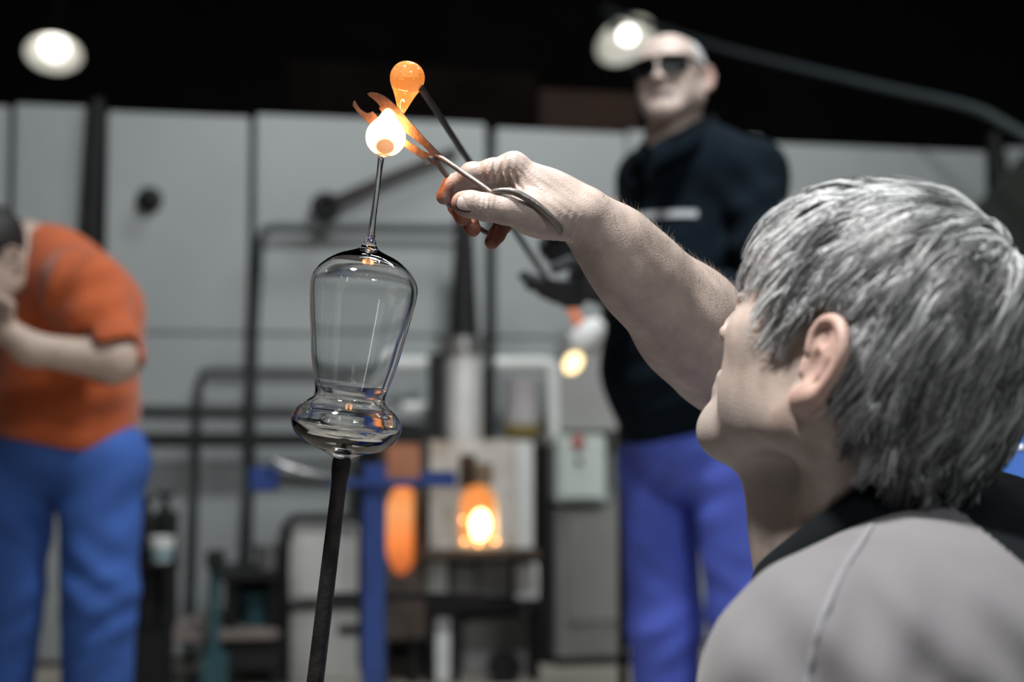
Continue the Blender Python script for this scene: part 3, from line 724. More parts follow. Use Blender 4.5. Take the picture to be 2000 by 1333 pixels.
V, F, sh = hair_locks(MH, OH, HS, 900, 15, mk, np.array([.015, -.070, .098]), .42, 3, .001)
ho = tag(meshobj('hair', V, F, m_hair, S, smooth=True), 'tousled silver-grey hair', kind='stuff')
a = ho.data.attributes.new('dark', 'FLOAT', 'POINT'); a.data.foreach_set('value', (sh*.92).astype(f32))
# ---- trousers, left forearm and low stool (mostly below the picture)
jf = Field(); HIP = TB+np.array([.03, .0, -.02]); 
for q, sd in ((1, Lh), (-1, -Lh)):
    h0 = HIP+sd*.09; kn = h0+Fh*.40+sd*.08+np.array([0, 0, .10]); an = kn+Fh*.06+np.array([0, 0, -kn[2]+.09])
    jf.cap(HIP+sd*.05, h0, .12, .10, .05); jf.cap(h0, kn, .095, .068, .05); jf.cap(kn, an, .068, .055, .03)
    so = Field(); so.cap(an+np.array([0, 0, -.045]), an+Fh*.15+np.array([0, 0, -.055]), .042, .034, .02); so.plane((0, 0, .002), (0, 0, -1))
    organic('shoe', so, .006, m_blackcloth, S, 1)
organic('trousers', jf, .008, m_jeans, S, 2)

stool = empty('stool', (float(HIP[0]), float(HIP[1]), 0), 'low wooden stool under the seated grey-haired man', 'stool')
m_wood = mat('dark_wood', (.10, .06, .035), .7, noise=.4, nscale=12); zs = HIP[2]-.135
obox('seat', HIP*np.array([1, 1, 0])+np.array([-.17, -.14, zs-.035]), (.34, 0, 0), (0, .28, 0), (0, 0, .035), m_wood, stool)
for i in (-1, 1):
    for j in (-1, 1): obox('leg', HIP*np.array([1, 1, 0])+np.array([i*.14-.02, j*.11-.02, 0]), (.04, 0, 0), (0, .04, 0), (0, 0, zs-.035), m_wood, stool)

# ================================================================== STANDING MAN
m_skin2 = mat('pale_skin', (.55, .44, .39), .5, noise=.12, nscale=30, sss=.05)
attr_tint(m_skin2, 'lips', (.11, .075, .07)); attr_tint(m_skin2, 'scalp', (.5, .5, .5)); attr_tint(m_skin2, 'flush', (.45, .17, .14))
m_navy = mat('navy_knit', (.004, .009, .015), .95, noise=.25, nscale=40, bump=.5, bscale=160, spec=.15)
m_stripe = mat('grey_stripe', (.45, .48, .5), .8)
m_glove = mat('dark_leather_glove', (.022, .024, .028), .7, noise=.3, nscale=30, bump=.4, bscale=120)
m_lens = mat('black_lens', (.004, .004, .005), .35, spec=.15)
m_work = mat('blue_work_trousers', (.095, .145, .66), .85, noise=.12, nscale=12, bump=.3, bscale=400)
def Q(x, y, d=3.35): return P(x, y, d)
T = empty('person', (float(Q(1360, 900)[0]), 3.35, 0), 'balding man in dark sunglasses, navy knit jacket and blue trousers holding rod', 'person', 'glass workers')
MT = head_axes((-math.sin(math.radians(24)), -math.cos(math.radians(24))), math.radians(4), math.radians(-4)); OT = Q(1312, 152, 3.33); HT = .98
b2 = Field(); WT = head_field(b2, MT, OT, HT)
NT = Q(1318, 292, 3.38)
b2.cap(WT(0, -.03, -.05), NT, .060, .064, .03)
# joints
sL = Q(1470, 345, 3.30); eL = Q(1508, 590, 3.12); wL = Q(1215, 572, 2.86); hL = Q(1168, 556, 2.80)
sR = Q(1262, 350, 3.52); eR = Q(1225, 590, 3.42); wR = Q(1150, 500, 2.98); hR = Q(1098, 478, 2.86)
pel = Q(1352, 850, 3.40); hipL = Q(1432, 910, 3.36); hipR = Q(1284, 910, 3.50)
knL = Q(1462, 1200, 3.30); knR = Q(1298, 1215, 3.50); anL = np.array([knL[0]+.0, knL[1]+.05, .09]); anR = np.array([knR[0]+.01, knR[1]+.06, .09])
ch = Q(1372, 420, 3.40); be = Q(1342, 680, 3.38)
for a, b, r1, r2 in ((NT, ch, .07, .12), (ch, be, .12, .13), (be, pel, .13, .12), (NT, sL, .06, .055), (NT, sR, .06, .055), (sL, eL, .045, .038), (eL, wL, .038, .027), (sR, eR, .045, .038), (eR, wR, .038, .027),
                     (wL, hL, .026, .026), (wR, hR, .026, .026), (pel, hipL, .09, .085), (pel, hipR, .09, .085), (hipL, knL, .07, .05), (hipR, knR, .07, .05), (knL, anL, .045, .035), (knR, anR, .045, .035)):
    b2.cap(a, b, r1, r2, .03)
def lipsT(V):
    L = (V-OT)@MT/HT; return .9*((np.abs(L[:, 0]) < .029) & (np.abs(L[:, 2]+.0675+L[:, 0]**2*6) < .011) & (L[:, 1] > .075))
def flushT(V):
    L = (V-OT)@MT/HT; return .35*np.clip((np.abs(L[:, 0])-.076)/.008, 0, 1)*(np.linalg.norm(L, axis=1) < .12)
organic('body', b2, .0045, m_skin2, T, 1, {'lips': lipsT, 'flush': flushT, 'scalp': lambda V: np.zeros(len(V))})
# cropped grey hair round the back and sides
hf = Field(); E2 = lambda c, r, k=.01, sub=False: hf.ell(WT(*c), np.array(r)*HT, MT, k, sub)
E2((0, -.016, .026), (.0785, .094, .080)); E2((0, .075, .04), (.055, .085, .12), .015, True); E2((0, .0, .10), (.052, .080, .045), .015, True)
hf.plane(WT(0, -.0, -.045), MT@np.array([0, .25, -1.])); hf.plane(WT(0, .038, 0), MT@np.array([0, 1., -.1]))
E2((.08, -.004, -.02), (.03, .026, .040), .004, True); E2((-.08, -.004, -.02), (.03, .026, .040), .004, True)
tag(organic('hair', hf, .004, mat('cropped_white_hair', (.50, .52, .52), .8, bump=.8, bscale=300), T, 1), 'cropped white-grey hair')
# wraparound sunglasses
def lens(q):
    V = []; F = []; n = 20
    for k in range(n):
        a = 2*PI*k/n; cx = q*.0345+.0315*abs(math.cos(a))**.75*np.sign(math.cos(a)); cz = -.001+.0225*abs(math.sin(a))**.8*np.sign(math.sin(a))*(1 if math.sin(a) > 0 else 1.02)
        for dy in (0, .003): V.append(WT(cx, .110-cx*cx*7.5+dy, cz))
    for k in range(n): j = (k+1) % n; F.append((2*k, 2*j, 2*j+1, 2*k+1))
    F.append(tuple(range(0, 2*n, 2))); F.append(tuple(range(2*n-1, 0, -2)))
    return meshobj('sunglass_lens', V, F, m_lens, sgf)
fr = [WT(x, .1135-x*x*7.5, .019) for x in np.linspace(-.064, .064, 15)]
sgf = tube('sunglass_frame', fr, .0032, m_lens, T, 8); lens(-1); lens(1)
for q in (-1, 1): tube('sunglass_temple', [WT(q*.063, .078, .017), WT(q*.077, .045, .014), WT(q*.081, .0, .012), WT(q*.079, -.02, -.004)], [.005, .0045, .003, .0025], m_lens, sgf, 8)
# jacket
sw = Field(); CF = np.array([-math.sin(math.radians(48)), -math.cos(math.radians(48)), 0]); 
sw.cap(Q(1362, 372, 3.42), Q(1345, 560, 3.40), .165, .185, .05, flat=(CF, .80)); sw.cap(Q(1345, 560, 3.40), Q(1318, 720, 3.38), .185, .178, .05, flat=(CF, .92)); sw.cap(Q(1318, 720, 3.38), Q(1330, 825, 3.40), .176, .150, .04, flat=(CF, .9))
sw.cap(NT+np.array([0, 0, -.03]), sL+np.array([0, 0, .01]), .080, .078, .05); sw.cap(NT+np.array([0, 0, -.04]), sR, .08, .07, .05)
sw.cap(sL, eL, .080, .066, .03); sw.cap(eL, wL, .064, .044, .03); sw.cap(sR, eR, .068, .058, .03); sw.cap(eR, wR, .058, .042, .03)
sw.plane(Q(1330, 866, 3.4), (0.0, 0, -1))
sw.cap(NT+np.array([0, 0, -.05]), WT(0, .0, -.06), .062, .066, .01, sub=True)
for c, r, d, f, a in (((1480, 480, 3.2), .12, (.5, 1), 75, .009), ((1420, 560, 3.1), .12, (1, .3), 80, .008), ((1260, 760, 3.2), .12, (.3, 1), 80, .008), ((1300, 640, 3.2), .1, (.8, .6), 75, .006), ((1440, 380, 3.2), .09, (.8, -.6), 80, .006)): sw.wave(Q(*c), r, IV(*d), f, a)
jacket = organic('jacket', sw, .006, m_navy, T, 2)
# turned-up collar in two leaves
cl = [(1268, 312, 3.20), (1284, 290, 3.24), (1330, 268, 3.27), (1372, 246, 3.31), (1398, 240, 3.40), (1390, 248, 3.50), (1330, 262, 3.53), (1270, 278, 3.46), (1252, 300, 3.34), (1240, 318, 3.26)]
cs = spline([Q(*q) for q in cl], 5); cc = np.mean(cs, 0); V = []; F = []
for p in cs:
    inw = cc-p; inw[2] = 0; inw /= np.linalg.norm(inw)
    for dx, dz in ((-.022, -.050), (-.012, -.010), (.004, .018), (.012, .016), (.006, -.012), (-.004, -.050)): V.append(p+inw*dx+np.array([0, 0, dz]))
for i in range(len(cs)-1):
    for k in range(6): F.append((i*6+k, i*6+6+k, i*6+6+(k+1) % 6, i*6+(k+1) % 6))
meshobj('jacket_collar', V, F, m_navy, jacket, smooth=True)
# chest stripe: a thin band laid on the jacket front, shaped to its surface
V = []; F = []; xs = np.linspace(1233, 1362, 14)
for i, x in enumerate(xs):
    yc = 424-7*math.sin((x-1233)/129*PI*.6)
    for dy in (-6.5, 6.5): d = surf(sw, x, yc+dy, 2.9, 3.7); V.append(P(x, yc+dy, d-.006)); V.append(P(x, yc+dy, d+.010))
for i in range(len(xs)-1):
    a = 4*i; b = 4*i+4
    F += [(a, a+2, b+2, b), (a+1, b+1, b+3, a+3), (a, b, b+1, a+1), (a+2, a+3, b+3, b+2)]
tag(meshobj('chest_stripe', V, F, m_stripe, jacket), 'pale grey stripe across the chest')
# zip along the front edge
V = []; tz = []
for y in np.linspace(330, 800, 16):
    x = 1252-70*math.sin((y-330)/470*PI*.62); d = surf(sw, x, y, 2.9, 3.75)
    if d < 3.74: tz.append(P(x, y, d-.002))
# trousers
tr = Field()
for a, b, r1, r2 in ((pel+np.array([0, 0, .06]), pel, .142, .150), (pel, hipL, .115, .105), (pel, hipR, .115, .092), (hipL, knL, .105, .092), (hipR, knR, .094, .092), (knL, anL, .092, .080), (knR, anR, .090, .080)): tr.cap(a, b, r1, r2, .03)
for c, r, d, f, a in (((1400, 960, 3.25), .10, (.3, 1), 70, .006), ((1460, 1100, 3.2), .12, (.75, .9), 62, .007), ((1420, 1150, 3.2), .09, (-.5, 1), 95, .005), ((1270, 1100, 3.35), .10, (-.7, 1), 75, .007), ((1450, 1270, 3.2), .12, (-.6, 1), 68, .008), ((1280, 1260, 3.35), .11, (.6, 1), 78, .007), ((1262, 960, 3.35), .09, (.9, .4), 90, .006)): tr.wave(Q(*c), r, IV(*d), f, a)
organic('trousers', tr, .007, m_work, T, 2)
for an in (anL, anR):
    so = Field(); so.cap(an+np.array([.01, .03, -.045]), an+np.array([-.06, -.13, -.055]), .045, .038, .02); so.plane((0, 0, .002), (0, 0, -1)); organic('shoe', so, .006, m_blackcloth, T, 1)
# gloves: five separate fingers each, closing on the rod
def glove(w, palm, fingers, r):
    g = Field(); g.cap(w, palm, .040, .042, .02, flat=None)
    for fg in fingers:
        for a, b in zip(fg[:-1], fg[1:]): g.cap(a, b, r, r*.92, .006)
    return organic('glove', g, .004, m_glove, T, 1)
glove(wL, Q(1150, 545, 2.78), [[Q(1115, 560, 2.74), Q(1065, 556, 2.70), Q(1024, 540, 2.69)], [Q(1112, 572, 2.75), Q(1068, 566, 2.72), Q(1035, 556, 2.71)], [Q(1118, 582, 2.77), Q(1085, 580, 2.75), Q(1058, 570, 2.75)], [Q(1130, 590, 2.79), Q(1108, 590, 2.78), Q(1088, 582, 2.78)], [Q(1140, 520, 2.74), Q(1112, 512, 2.70), Q(1084, 524, 2.69)]], .0125)
glove(wR, hR, [[Q(1088, 470, 2.84), Q(1070, 466, 2.82), Q(1060, 478, 2.80)], [Q(1090, 480, 2.86), Q(1068, 480, 2.85), Q(1062, 492, 2.83)], [Q(1096, 492, 2.87), Q(1078, 494, 2.87), Q(1072, 504, 2.86)], [Q(1104, 500, 2.89), Q(1090, 506, 2.89), Q(1084, 512, 2.88)], [Q(1106, 464, 2.83), Q(1088, 456, 2.80), Q(1072, 460, 2.78)]], .0115)

# ================================================================== BENDING MAN IN ORANGE
m_orange = mat('orange_sweater', (.52, .105, .026), .85, noise=.15, nscale=15, bump=.4, bscale=260, sheen=.2)
m_skin3 = mat('worker_skin', (.50, .38, .31), .5, noise=.15, nscale=30); attr_tint(m_skin3, 'scalp', (.02, .018, .016))  # skin tone of the bending worker
def O(x, y, d=3.30): return P(x, y, d)
U = empty('person', (float(O(110, 900)[0]), 3.35, 0), 'bending worker in orange sweater and blue trousers, hands at his mouth', 'person', 'glass workers')
MO = head_axes((-math.cos(math.radians(52)), -math.sin(math.radians(52))), math.radians(-38)); OO = O(-30, 512, 3.16)
b3 = Field(); WO = head_field(b3, MO, OO, 1.0)
n3 = O(52, 500, 3.30); sNear = O(168, 575, 3.14); eNear = O(226, 705, 3.06); wNear = O(58, 682, 2.98); hNear = O(16, 650, 2.97)
sFar = O(20, 560, 3.50); eFar = O(-70, 740, 3.40); wFar = O(-30, 660, 3.10); pelO = O(120, 850, 3.45)
hA = O(196, 905, 3.42); hB = O(36, 910, 3.46); kA = O(195, 1160, 3.36); kB = O(12, 1170, 3.40)
aA = np.array([kA[0]-.02, kA[1]+.05, .09]); aB = np.array([kB[0]-.04, kB[1]+.06, .09])
for a, b, r1, r2 in ((WO(0, -.03, -.05), n3, .055, .065), (n3, O(120, 640, 3.4), .08, .13), (O(120, 640, 3.4), pelO, .13, .12), (n3, sNear, .05, .045), (n3, sFar, .05, .045), (sNear, eNear, .042, .043), (eNear, wNear, .046, .031), (wNear, hNear, .030, .030), (sFar, eFar, .045, .04), (eFar, wFar, .04, .03),
                     (pelO, hA, .09, .085), (pelO, hB, .09, .085), (hA, kA, .07, .05), (hB, kB, .07, .05), (kA, aA, .045, .035), (kB, aB, .045, .035)): b3.cap(a, b, r1, r2, .03)
for i, (dx, dy, dz) in enumerate(((-10, -30, 0), (-14, -18, .012), (-14, -4, .02), (-8, 8, .03), (12, -34, -.02))):
    b3.cap(hNear, O(8+dx, 630+dy, 2.96+dz), .013, .011, .01); b3.cap(O(8+dx, 630+dy, 2.96+dz), O(-18+dx*.5, 612+dy, 2.97+dz), .011, .009, .004)
for i in range(4): b3.cap(wFar, O(-25+4*i, 628+9*i, 3.05), .013, .010, .008)
organic('body', b3, .006, m_skin3, U, 1, {'scalp': lambda V: 1.*(((V-OO)@MO)[:, 2] > .045)})
hh = Field(); hh.ell(OO+MO@np.array([0, -.02, .036]), (.082, .100, .086), MO, .01); hh.cap(OO+MO@np.array([0, .085, -.03]), OO+MO@np.array([0, .06, -.06]), .075, .06, .02, sub=True); hh.plane(OO+MO@np.array([0, 0, -.05]), MO@np.array([0, .3, -1]))
organic('hair', hh, .006, mat('dark_hair', (.012, .011, .010), .6, bump=.6, bscale=200), U, 2)
og = Field()
og.cap(n3+np.array([.06, .02, -.05]), O(138, 620, 3.38), .115, .158, .06); og.cap(O(138, 620, 3.38), O(130, 790, 3.43), .160, .166, .06); og.cap(O(130, 790, 3.43), O(125, 850, 3.45), .166, .168, .03)
og.cap(O(70, 500, 3.32), sNear, .065, .085, .06); og.cap(O(40, 520, 3.35), sFar, .07, .075, .05)
og.cap(sNear, eNear+np.array([-.008, 0, .012]), .086, .070, .04); og.cap(sFar, eFar, .075, .065, .04)
og.cap(eNear+np.array([0, -.02, -.0]), eNear+(wNear-eNear)*.42, .058, .050, .012, sub=True)
og.cap(n3+np.array([-.0, 0, -.01]), OO, .066, .075, .01, sub=True)
og.plane(O(120, 868, 3.4), (-.16, 0, -1))
for c, r, d, f, a in (((190, 610, 3.05), .10, (.45, 1), 85, .006), ((120, 560, 3.1), .10, (1, .25), 75, .006), ((215, 680, 3.05), .07, (.4, 1), 100, .006), ((180, 800, 3.25), .13, (.2, 1), 60, .008)): og.wave(O(*c), r, IV(*d), f, a)
organic('sweater', og, .006, m_orange, U, 2)
t3 = Field()
for a, b, r1, r2 in ((O(122, 862, 3.46), pelO, .150, .158), (pelO, hA, .13, .118), (pelO, hB, .13, .115), (hA, kA, .108, .086), (hB, kB, .104, .084), (kA, aA, .090, .078), (kB, aB, .088, .078)): t3.cap(a, b, r1, r2, .022)
for c, r, d, f, a in (((210, 990, 3.3), .11, (.8, 1), 62, .006), ((180, 1130, 3.28), .10, (-.7, 1), 75, .008), ((210, 1200, 3.28), .09, (.4, 1), 95, .006), ((190, 1300, 3.28), .10, (.9, .8), 66, .006), ((30, 1050, 3.35), .12, (-.8, 1), 66, .008), ((20, 1200, 3.35), .10, (.6, 1), 80, .006)): t3.wave(O(*c), r, IV(*d), f, a)
organic('trousers', t3, .007, mat('mid_blue_trousers', (.045, .125, .44), .85, noise=.15, nscale=12, bump=.3, bscale=400), U, 2)
for an in (aA, aB):
    so = Field(); so.cap(an+np.array([.01, .03, -.045]), an+np.array([-.09, -.11, -.055]), .045, .038, .02); so.plane((0, 0, .002), (0, 0, -1)); organic('shoe', so, .006, m_blackcloth, U, 1)

# ================================================================== LAMPS
m_shade_out = mat('green_enamel', (.02, .06, .055), .4); m_shade_in = mat('cream_enamel', (.75, .74, .68), .5)
def pendant(px, py, d, dia, axis, label, bulbpow, bulbr, bx=0, by=0):
    c = P(px, py, d); ax = np.asarray(axis, float); ax /= np.linalg.norm(ax); R = dia/2
    e = empty('pendant_lamp', c, label, 'lamp', 'hall lamps')
    shd = lathe('shade', [(0, R), (-.10*R, R*.99), (-.45*R, R*.72), (-.7*R, R*.36), (-.8*R, R*.22)], c, ax, m_shade_out, e, 32)
    lathe('reflector', [(-.012*R, R*.985), (-.14*R, R*.95), (-.45*R, R*.68), (-.66*R, R*.34), (-.68*R, 0)], c, ax, m_shade_in, shd, 32)
    lathe('lamp_holder', [(-.62*R, 0), (-.66*R, R*.26), (-1.15*R, R*.24), (-1.3*R, R*.12), (-1.34*R, 0)], c, ax, m_black, e, 20)
    bc = c-ax*.30*R+RT*bx*R+UP*by*R
    mb = mat('lamp_glow_%d' % int(px), (1, 1, 1), .5, emit=(1, .97, .92), estr=bulbpow)
    lathe('bulb', [(-bulbr*math.cos(t), bulbr*math.sin(t)) for t in np.linspace(0, PI, 12)], bc, ax, mb, e, 24)
    top = c-ax*1.3*R; tube('suspension_cable', [top, top+np.array([0, .02, .15]), np.array([top[0], top[1]+.05, 6.0])], .008, m_black, e, 8)
    return e
pendant(105, 106, 8.0, .315, (.10, -.46, -.86), 'round lit hall lamp hanging over the bending worker', 2.2, .075)
pendant(1222, 80, 8.0, .36, (.34, -.50, -.80), 'lit hall lamp partly behind the balding man\'s head', 4, .050, .18, -.02)

# ================================================================== FURNACE WALL
def glow(name, col, s): return mat(name, (.1, .1, .1), .6, emit=col, estr=s)
g_white = glow('furnace_glow', (1, .62, .28), 9); g_orange = glow('orange_glow', (1, .30, .06), .9); g_soft = glow('dull_red_glow', (1, .32, .08), .5)
# ---- glory hole furnace: body with an arched mouth, standing on a cart
fz = empty('glory_hole_furnace', wbase(935, .45), 'plastered furnace with a blazing arched mouth beside the steel chimney', 'furnace')
N1 = .62
x0, x1, ytop, ybot = 840, 1042, 862, 1084
u0, zt = uz(x0, ytop, N1); u1, zb = uz(x1, ybot, N1)
um, zm = uz(935, 1015, N1); rw = abs(uz(972, 1015, N1)[0]-um); zmt = uz(935, 985, N1)[1]; zmb = uz(935, 1066, N1)[1]
arch = [(um-rw, zmb), (um+rw, zmb)]+[(um+rw*math.cos(a), zmt+rw*math.sin(a)*1.0) for a in np.linspace(0, PI, 14)]
prism('front_wall', [[(u0, zb), (u1, zb), (u1, zt), (u0, zt)], arch], WP(0, 0, N1-.10), WU, WZ, WN*.10, m_plaster, fz)
obox('body', WP(u0, zb, .12), WU*(u1-u0), WN*(N1-.10-.12-.12), WZ*(zt-zb), m_plaster, fz, .006)
for a, b in ((u0, .06), (u1-.06, .06)): obox('side_wall', WP(a, zb, N1-.22), WU*b, WN*.12, WZ*(zt-zb), m_plaster, fz, 0)
obox('chamber_glow', WP(um-rw*1.3, zb+.02, N1-.21), WU*rw*2.6, WN*.01, WZ*(zmt+rw-zb), g_orange, fz, 0)
lathe('flame', [(-.050*math.cos(t), .030*math.sin(t)) for t in np.linspace(0, PI, 14)], wpt(938, 1026, N1-.06), WZ*1+WU*.06, g_white, fz, 20)
for px, py in ((905, 1016), (908, 1058), (934, 1062), (968, 1058)): lathe('ember', [(-.006*math.cos(t), .006*math.sin(t)) for t in np.linspace(0, PI, 7)], wpt(px, py, N1+.005), WZ, glow('ember_glow', (1, .42, .12), 9), fz, 10)
wbox('soot_shutter', 898, 888, 930, 950, N1, N1+.015, mat('burnt_brown', (.10, .055, .03), .9, noise=.5, nscale=20), fz)
wbox('scorched_plate', 930, 905, 962, 946, N1, N1+.006, mat('scorched_plaster', (.30, .22, .14), .9, noise=.4, nscale=20), fz)
wbox('edge_frame', 1008, 864, 1040, 1082, N1, N1+.03, m_white, fz); wbox('sill', 826, 1076, 1056, 1094, .15, N1+.10, mat('rusty_sill', (.10, .07, .05), .7, noise=.5, nscale=12), fz)
for k, (a, b) in enumerate(((834, 874), (884, 930), (936, 996), (1008, 1052))): wbox('cart_panel', a, 1098+4*(k % 2), b, 1166+6*(k % 2), .2, N1-.02, m_white if k in (0, 3) else m_grey, fz)
wbox('cart_beam', 826, 1176, 1060, 1196, .2, N1+.02, m_black, fz); wbox('cart_recess', 834, 1094, 1054, 1180, .18, N1-.05, m_dark, fz)
for a in (836, 884, 1040): wbox('cart_leg', a, 1196, a+14, 1264, N1-.08, N1, m_black, fz, zlo=0)
wbox('cart_tank', 852, 1204, 886, 1262, .3, N1-.05, m_white, fz, zlo=.0); wbox('cart_tank', 905, 1206, 1038, 1258, .25, N1-.12, m_grey, fz, zlo=0)
wc = wpt(985, 1238, N1+.02); wc[2] = .055
lathe('cart_wheel', [(-.02, 0), (-.02, .055), (.02, .055), (.02, 0)], wc, WN, m_black, fz, 24, auto=40)
# ---- tall kiln with a glowing slot
kz = empty('annealing_kiln', wbase(788, .4), 'tall dark kiln with an elongated orange glowing mouth behind blue stand', 'kiln')
N2 = .66
c_u, c_z = uz(788, 1030, N2); hw = abs(uz(826, 1030, N2)[0]-c_u); hz = abs(uz(788, 944, N2)[1]-c_z)
el = [(c_u+hw*math.cos(a)*.98, c_z+hz*math.sin(a)*(1 if math.sin(a) > 0 else 1.12)) for a in np.linspace(0, 2*PI, 28, endpoint=False)]
ku0, kz1 = uz(744, 866, N2); ku1 = uz(832, 866, N2)[0]
ku0 = min(ku0, c_u-hw*1.12); ku1 = max(ku1, c_u+hw*1.12)
prism('kiln_front', [[(ku0, .16), (ku1, .16), (ku1, kz1), (ku0, kz1)], el], WP(0, 0, N2-.06), WU, WZ, WN*.06, mat('heat_stained_steel', (.11, .085, .07), .6, metal=.3, noise=.5, nscale=10), kz)
obox('kiln_body', WP(ku0+.005, .16, .12), WU*(ku1-ku0-.01), WN*(N2-.06-.12-.1), WZ*(kz1-.16), m_black, kz, .005)
for a in (ku0, ku1-.02): obox('kiln_side', WP(a, .16, N2-.17), WU*.02, WN*.112, WZ*(kz1-.16), m_black, kz, 0)
hk = hotglass('kiln_fire', WP(c_u, c_z-hz*1.12, 0), (0, 0, 1), [(0, (.5, .10, .02)), (.10, (1., .25, .05)), (.20, (1., .40, .14)), (.28, (1., .30, .07)), (.36, (.9, .22, .05))], 1.0, (.2, .1, .05))
hk.node_tree.nodes['Principled BSDF'].inputs['Transmission Weight'].default_value = 0
obox('fire_back', WP(ku0+.02, .18, N2-.17), WU*(ku1-ku0-.04), WN*.02, WZ*(kz1-.2), hk, kz, 0)
wbox('copper_hood', 756, 868, 820, 938, N2, N2+.03, mat('copper_plate', (.48, .20, .11), .45, metal=.35, noise=.2, nscale=10), kz)
for a in (ku0+.01, ku1-.04): obox('kiln_leg', WP(a, 0, N2-.1), WU*.03, WN*.04, WZ*.17, m_black, kz)
# ---- chimney
cz_ = empty('chimney', wbase(905, .35), 'steel chimney pipe with black tapered stack rising behind the goblet', 'chimney')
def vpipe(name, px0, y0, y1, r0, r1, n, m, parent, seg=24):
    a = wpt(px0, y1, n); b = wpt(px0, y0, n); b[:2] = a[:2]
    return lathe(name, [(0, 0), (0, r0), (b[2]-a[2], r1), (b[2]-a[2], 0)], a, WZ, m, parent, seg, auto=40)
vpipe('black_stack', 906, 418, 664, .052, .030, .4, m_black, cz_)
vpipe('flange', 903, 660, 692, .082, .082, .4, m_steel, cz_); vpipe('steel_flue', 905, 690, 868, .066, .066, .4, mat('bright_flue', (.85, .85, .83), .4, metal=.3, noise=.15, nscale=8), cz_)
wbox('flue_bracket', 846, 690, 868, 852, .3, .42, m_dark, cz_); wbox('flue_bracket', 944, 720, 968, 860, .25, .36, m_dark, cz_)
# ---- white and grey pipework on the partition
def pipe(label, pts, r, m, n=10, grp='wall pipework'):
    o = tube('pipe', pts, r, m, None, n); return tag(o, label, 'pipe', grp)
pipe('white pipe elbow dropping beside the control box', spline([wpt(966, 711, .3), wpt(1040, 711, .3), wpt(1070, 713, .3), wpt(1079, 725, .3), wpt(1081, 800, .3), wpt(1084, 868, .3)], 5), .0255, m_white)
pipe('short white pipe just behind the goblet bowl', [wpt(768, 711, .2), wpt(832, 711, .2)], .026, m_white)
pipe('thick white pipe stub beside the goblet bulb', [wpt(786, 799, .2), wpt(856, 799, .2)], .026, m_white)
pipe('grey rectangular pipe run ending at the black chimney stack', [wpt(896, 447, .11), wpt(540, 445, .11), wpt(516, 450, .11), wpt(508, 468, .11), wpt(497, 640, .11), wbase(482, .11)], .017, m_greypipe)
pipe('grey pipe bend lower on the partition behind the goblet', [wpt(760, 728, .065), wpt(420, 724, .065), wpt(396, 728, .065), wpt(390, 745, .065), wpt(383, 900, .065), wbase(376, .065)], .014, m_greypipe)
pipe('thin grey pipe running level from the orange worker', [wpt(240, 800, .034), wpt(640, 803, .034)], .016, m_greypipe)
kn_ = empty('wall_knob', wpt(292, 390, .06), 'round black knob on the pale partition sheet', 'knob')
lathe('knob_head', [(-.03, 0), (-.03, .02), (-.005, .02), (0, .034), (.012, .040), (.026, .034), (.034, .016), (.036, 0)], wpt(292, 390, .045), WN, m_black, kn_, 24)
lathe('knob_plate', [(-.004, .046), (.004, .046), (.006, .03)], wpt(292, 390, .016), WN, m_black, kn_, 24)
ld = empty('iron_ladle', wpt(635, 405, .12), 'dark iron ladle hanging slantwise on the partition behind the shears', 'ladle')
lathe('ladle_cup', [(-.05, 0), (-.045, .03), (-.02, .052), (.012, .056), (.03, .048), (.032, .04), (.0, .02), (-.02, 0)], wpt(636, 405, .10), WN*.7+WZ*.3, m_black, ld, 24)
tube('ladle_handle', [wpt(650, 398, .09), wpt(760, 348, .08), wpt(892, 296, .07)], [.026, .021, .019], mat('brown_iron', (.03, .02, .016), .6, noise=.4, nscale=20), ld, 10)
# ---- tank and duct beside chimney
tk = empty('grey_tank', wpt(1020, 850, .2), 'grey cylindrical tank with a mustard band below the white pipe', 'tank')
vpipe('tank_shell', 1019, 742, 830, .066, .066, .22, mat('lilac_grey', (.58, .55, .57), .5, noise=.15, nscale=6), tk); vpipe('tank_band', 1020, 828, 852, .070, .070, .22, mat('mustard_band', (.30, .23, .08), .6, noise=.3, nscale=10), tk)
vpipe('tank_foot', 1020, 850, 868, .05, .05, .22, m_dark, tk)
hd = empty('vent_hood', wpt(1160, 840, .2), 'grey sheet-metal vent hood above the control box', 'hood')
ha = [uz(x, y, .30) for x, y in ((1096, 842), (1250, 846), (1250, 730), (1180, 640), (1128, 640), (1096, 740))]
prism('hood_shell', [ha], WP(0, 0, .05), WU, WZ, WN*.25, mat('hood_grey', (.38, .38, .37), .5, noise=.12, nscale=5), hd, .004)
wbox('hood_rim', 1094, 812, 1246, 842, .05, .33, mat('hood_rim_grey', (.36, .365, .35), .5), hd)
cb = empty('control_box', wpt(1136, 985, .32), 'pale green control box with a red emergency button', 'control box')
wbox('box_case', 1088, 850, 1184, 984, .12, .40, mat('pale_green_box', (.62, .69, .65), .45, noise=.08, nscale=8), cb, .01); bdoor = wbox('box_door', 1097, 862, 1176, 974, .40, .412, mat('pale_green_door', (.66, .73, .69), .45), cb, .004)
lathe('button', [(0, .016), (.006, .024), (.014, .022), (.018, 0)], wpt(1128, 864, .412), WN, mat('red_button', (.55, .12, .11), .4), bdoor, 20)
lathe('switch', [(0, .011), (.012, .010), (.014, 0)], wpt(1130, 902, .412), WN, m_greypipe, bdoor, 16)
wbox('box_foot', 1092, 984, 1180, 990, .12, .40, m_dark, cb)
gc = empty('grey_cabinet', wbase(1165, .25), 'plain grey steel cabinet standing under the control box', 'cabinet')
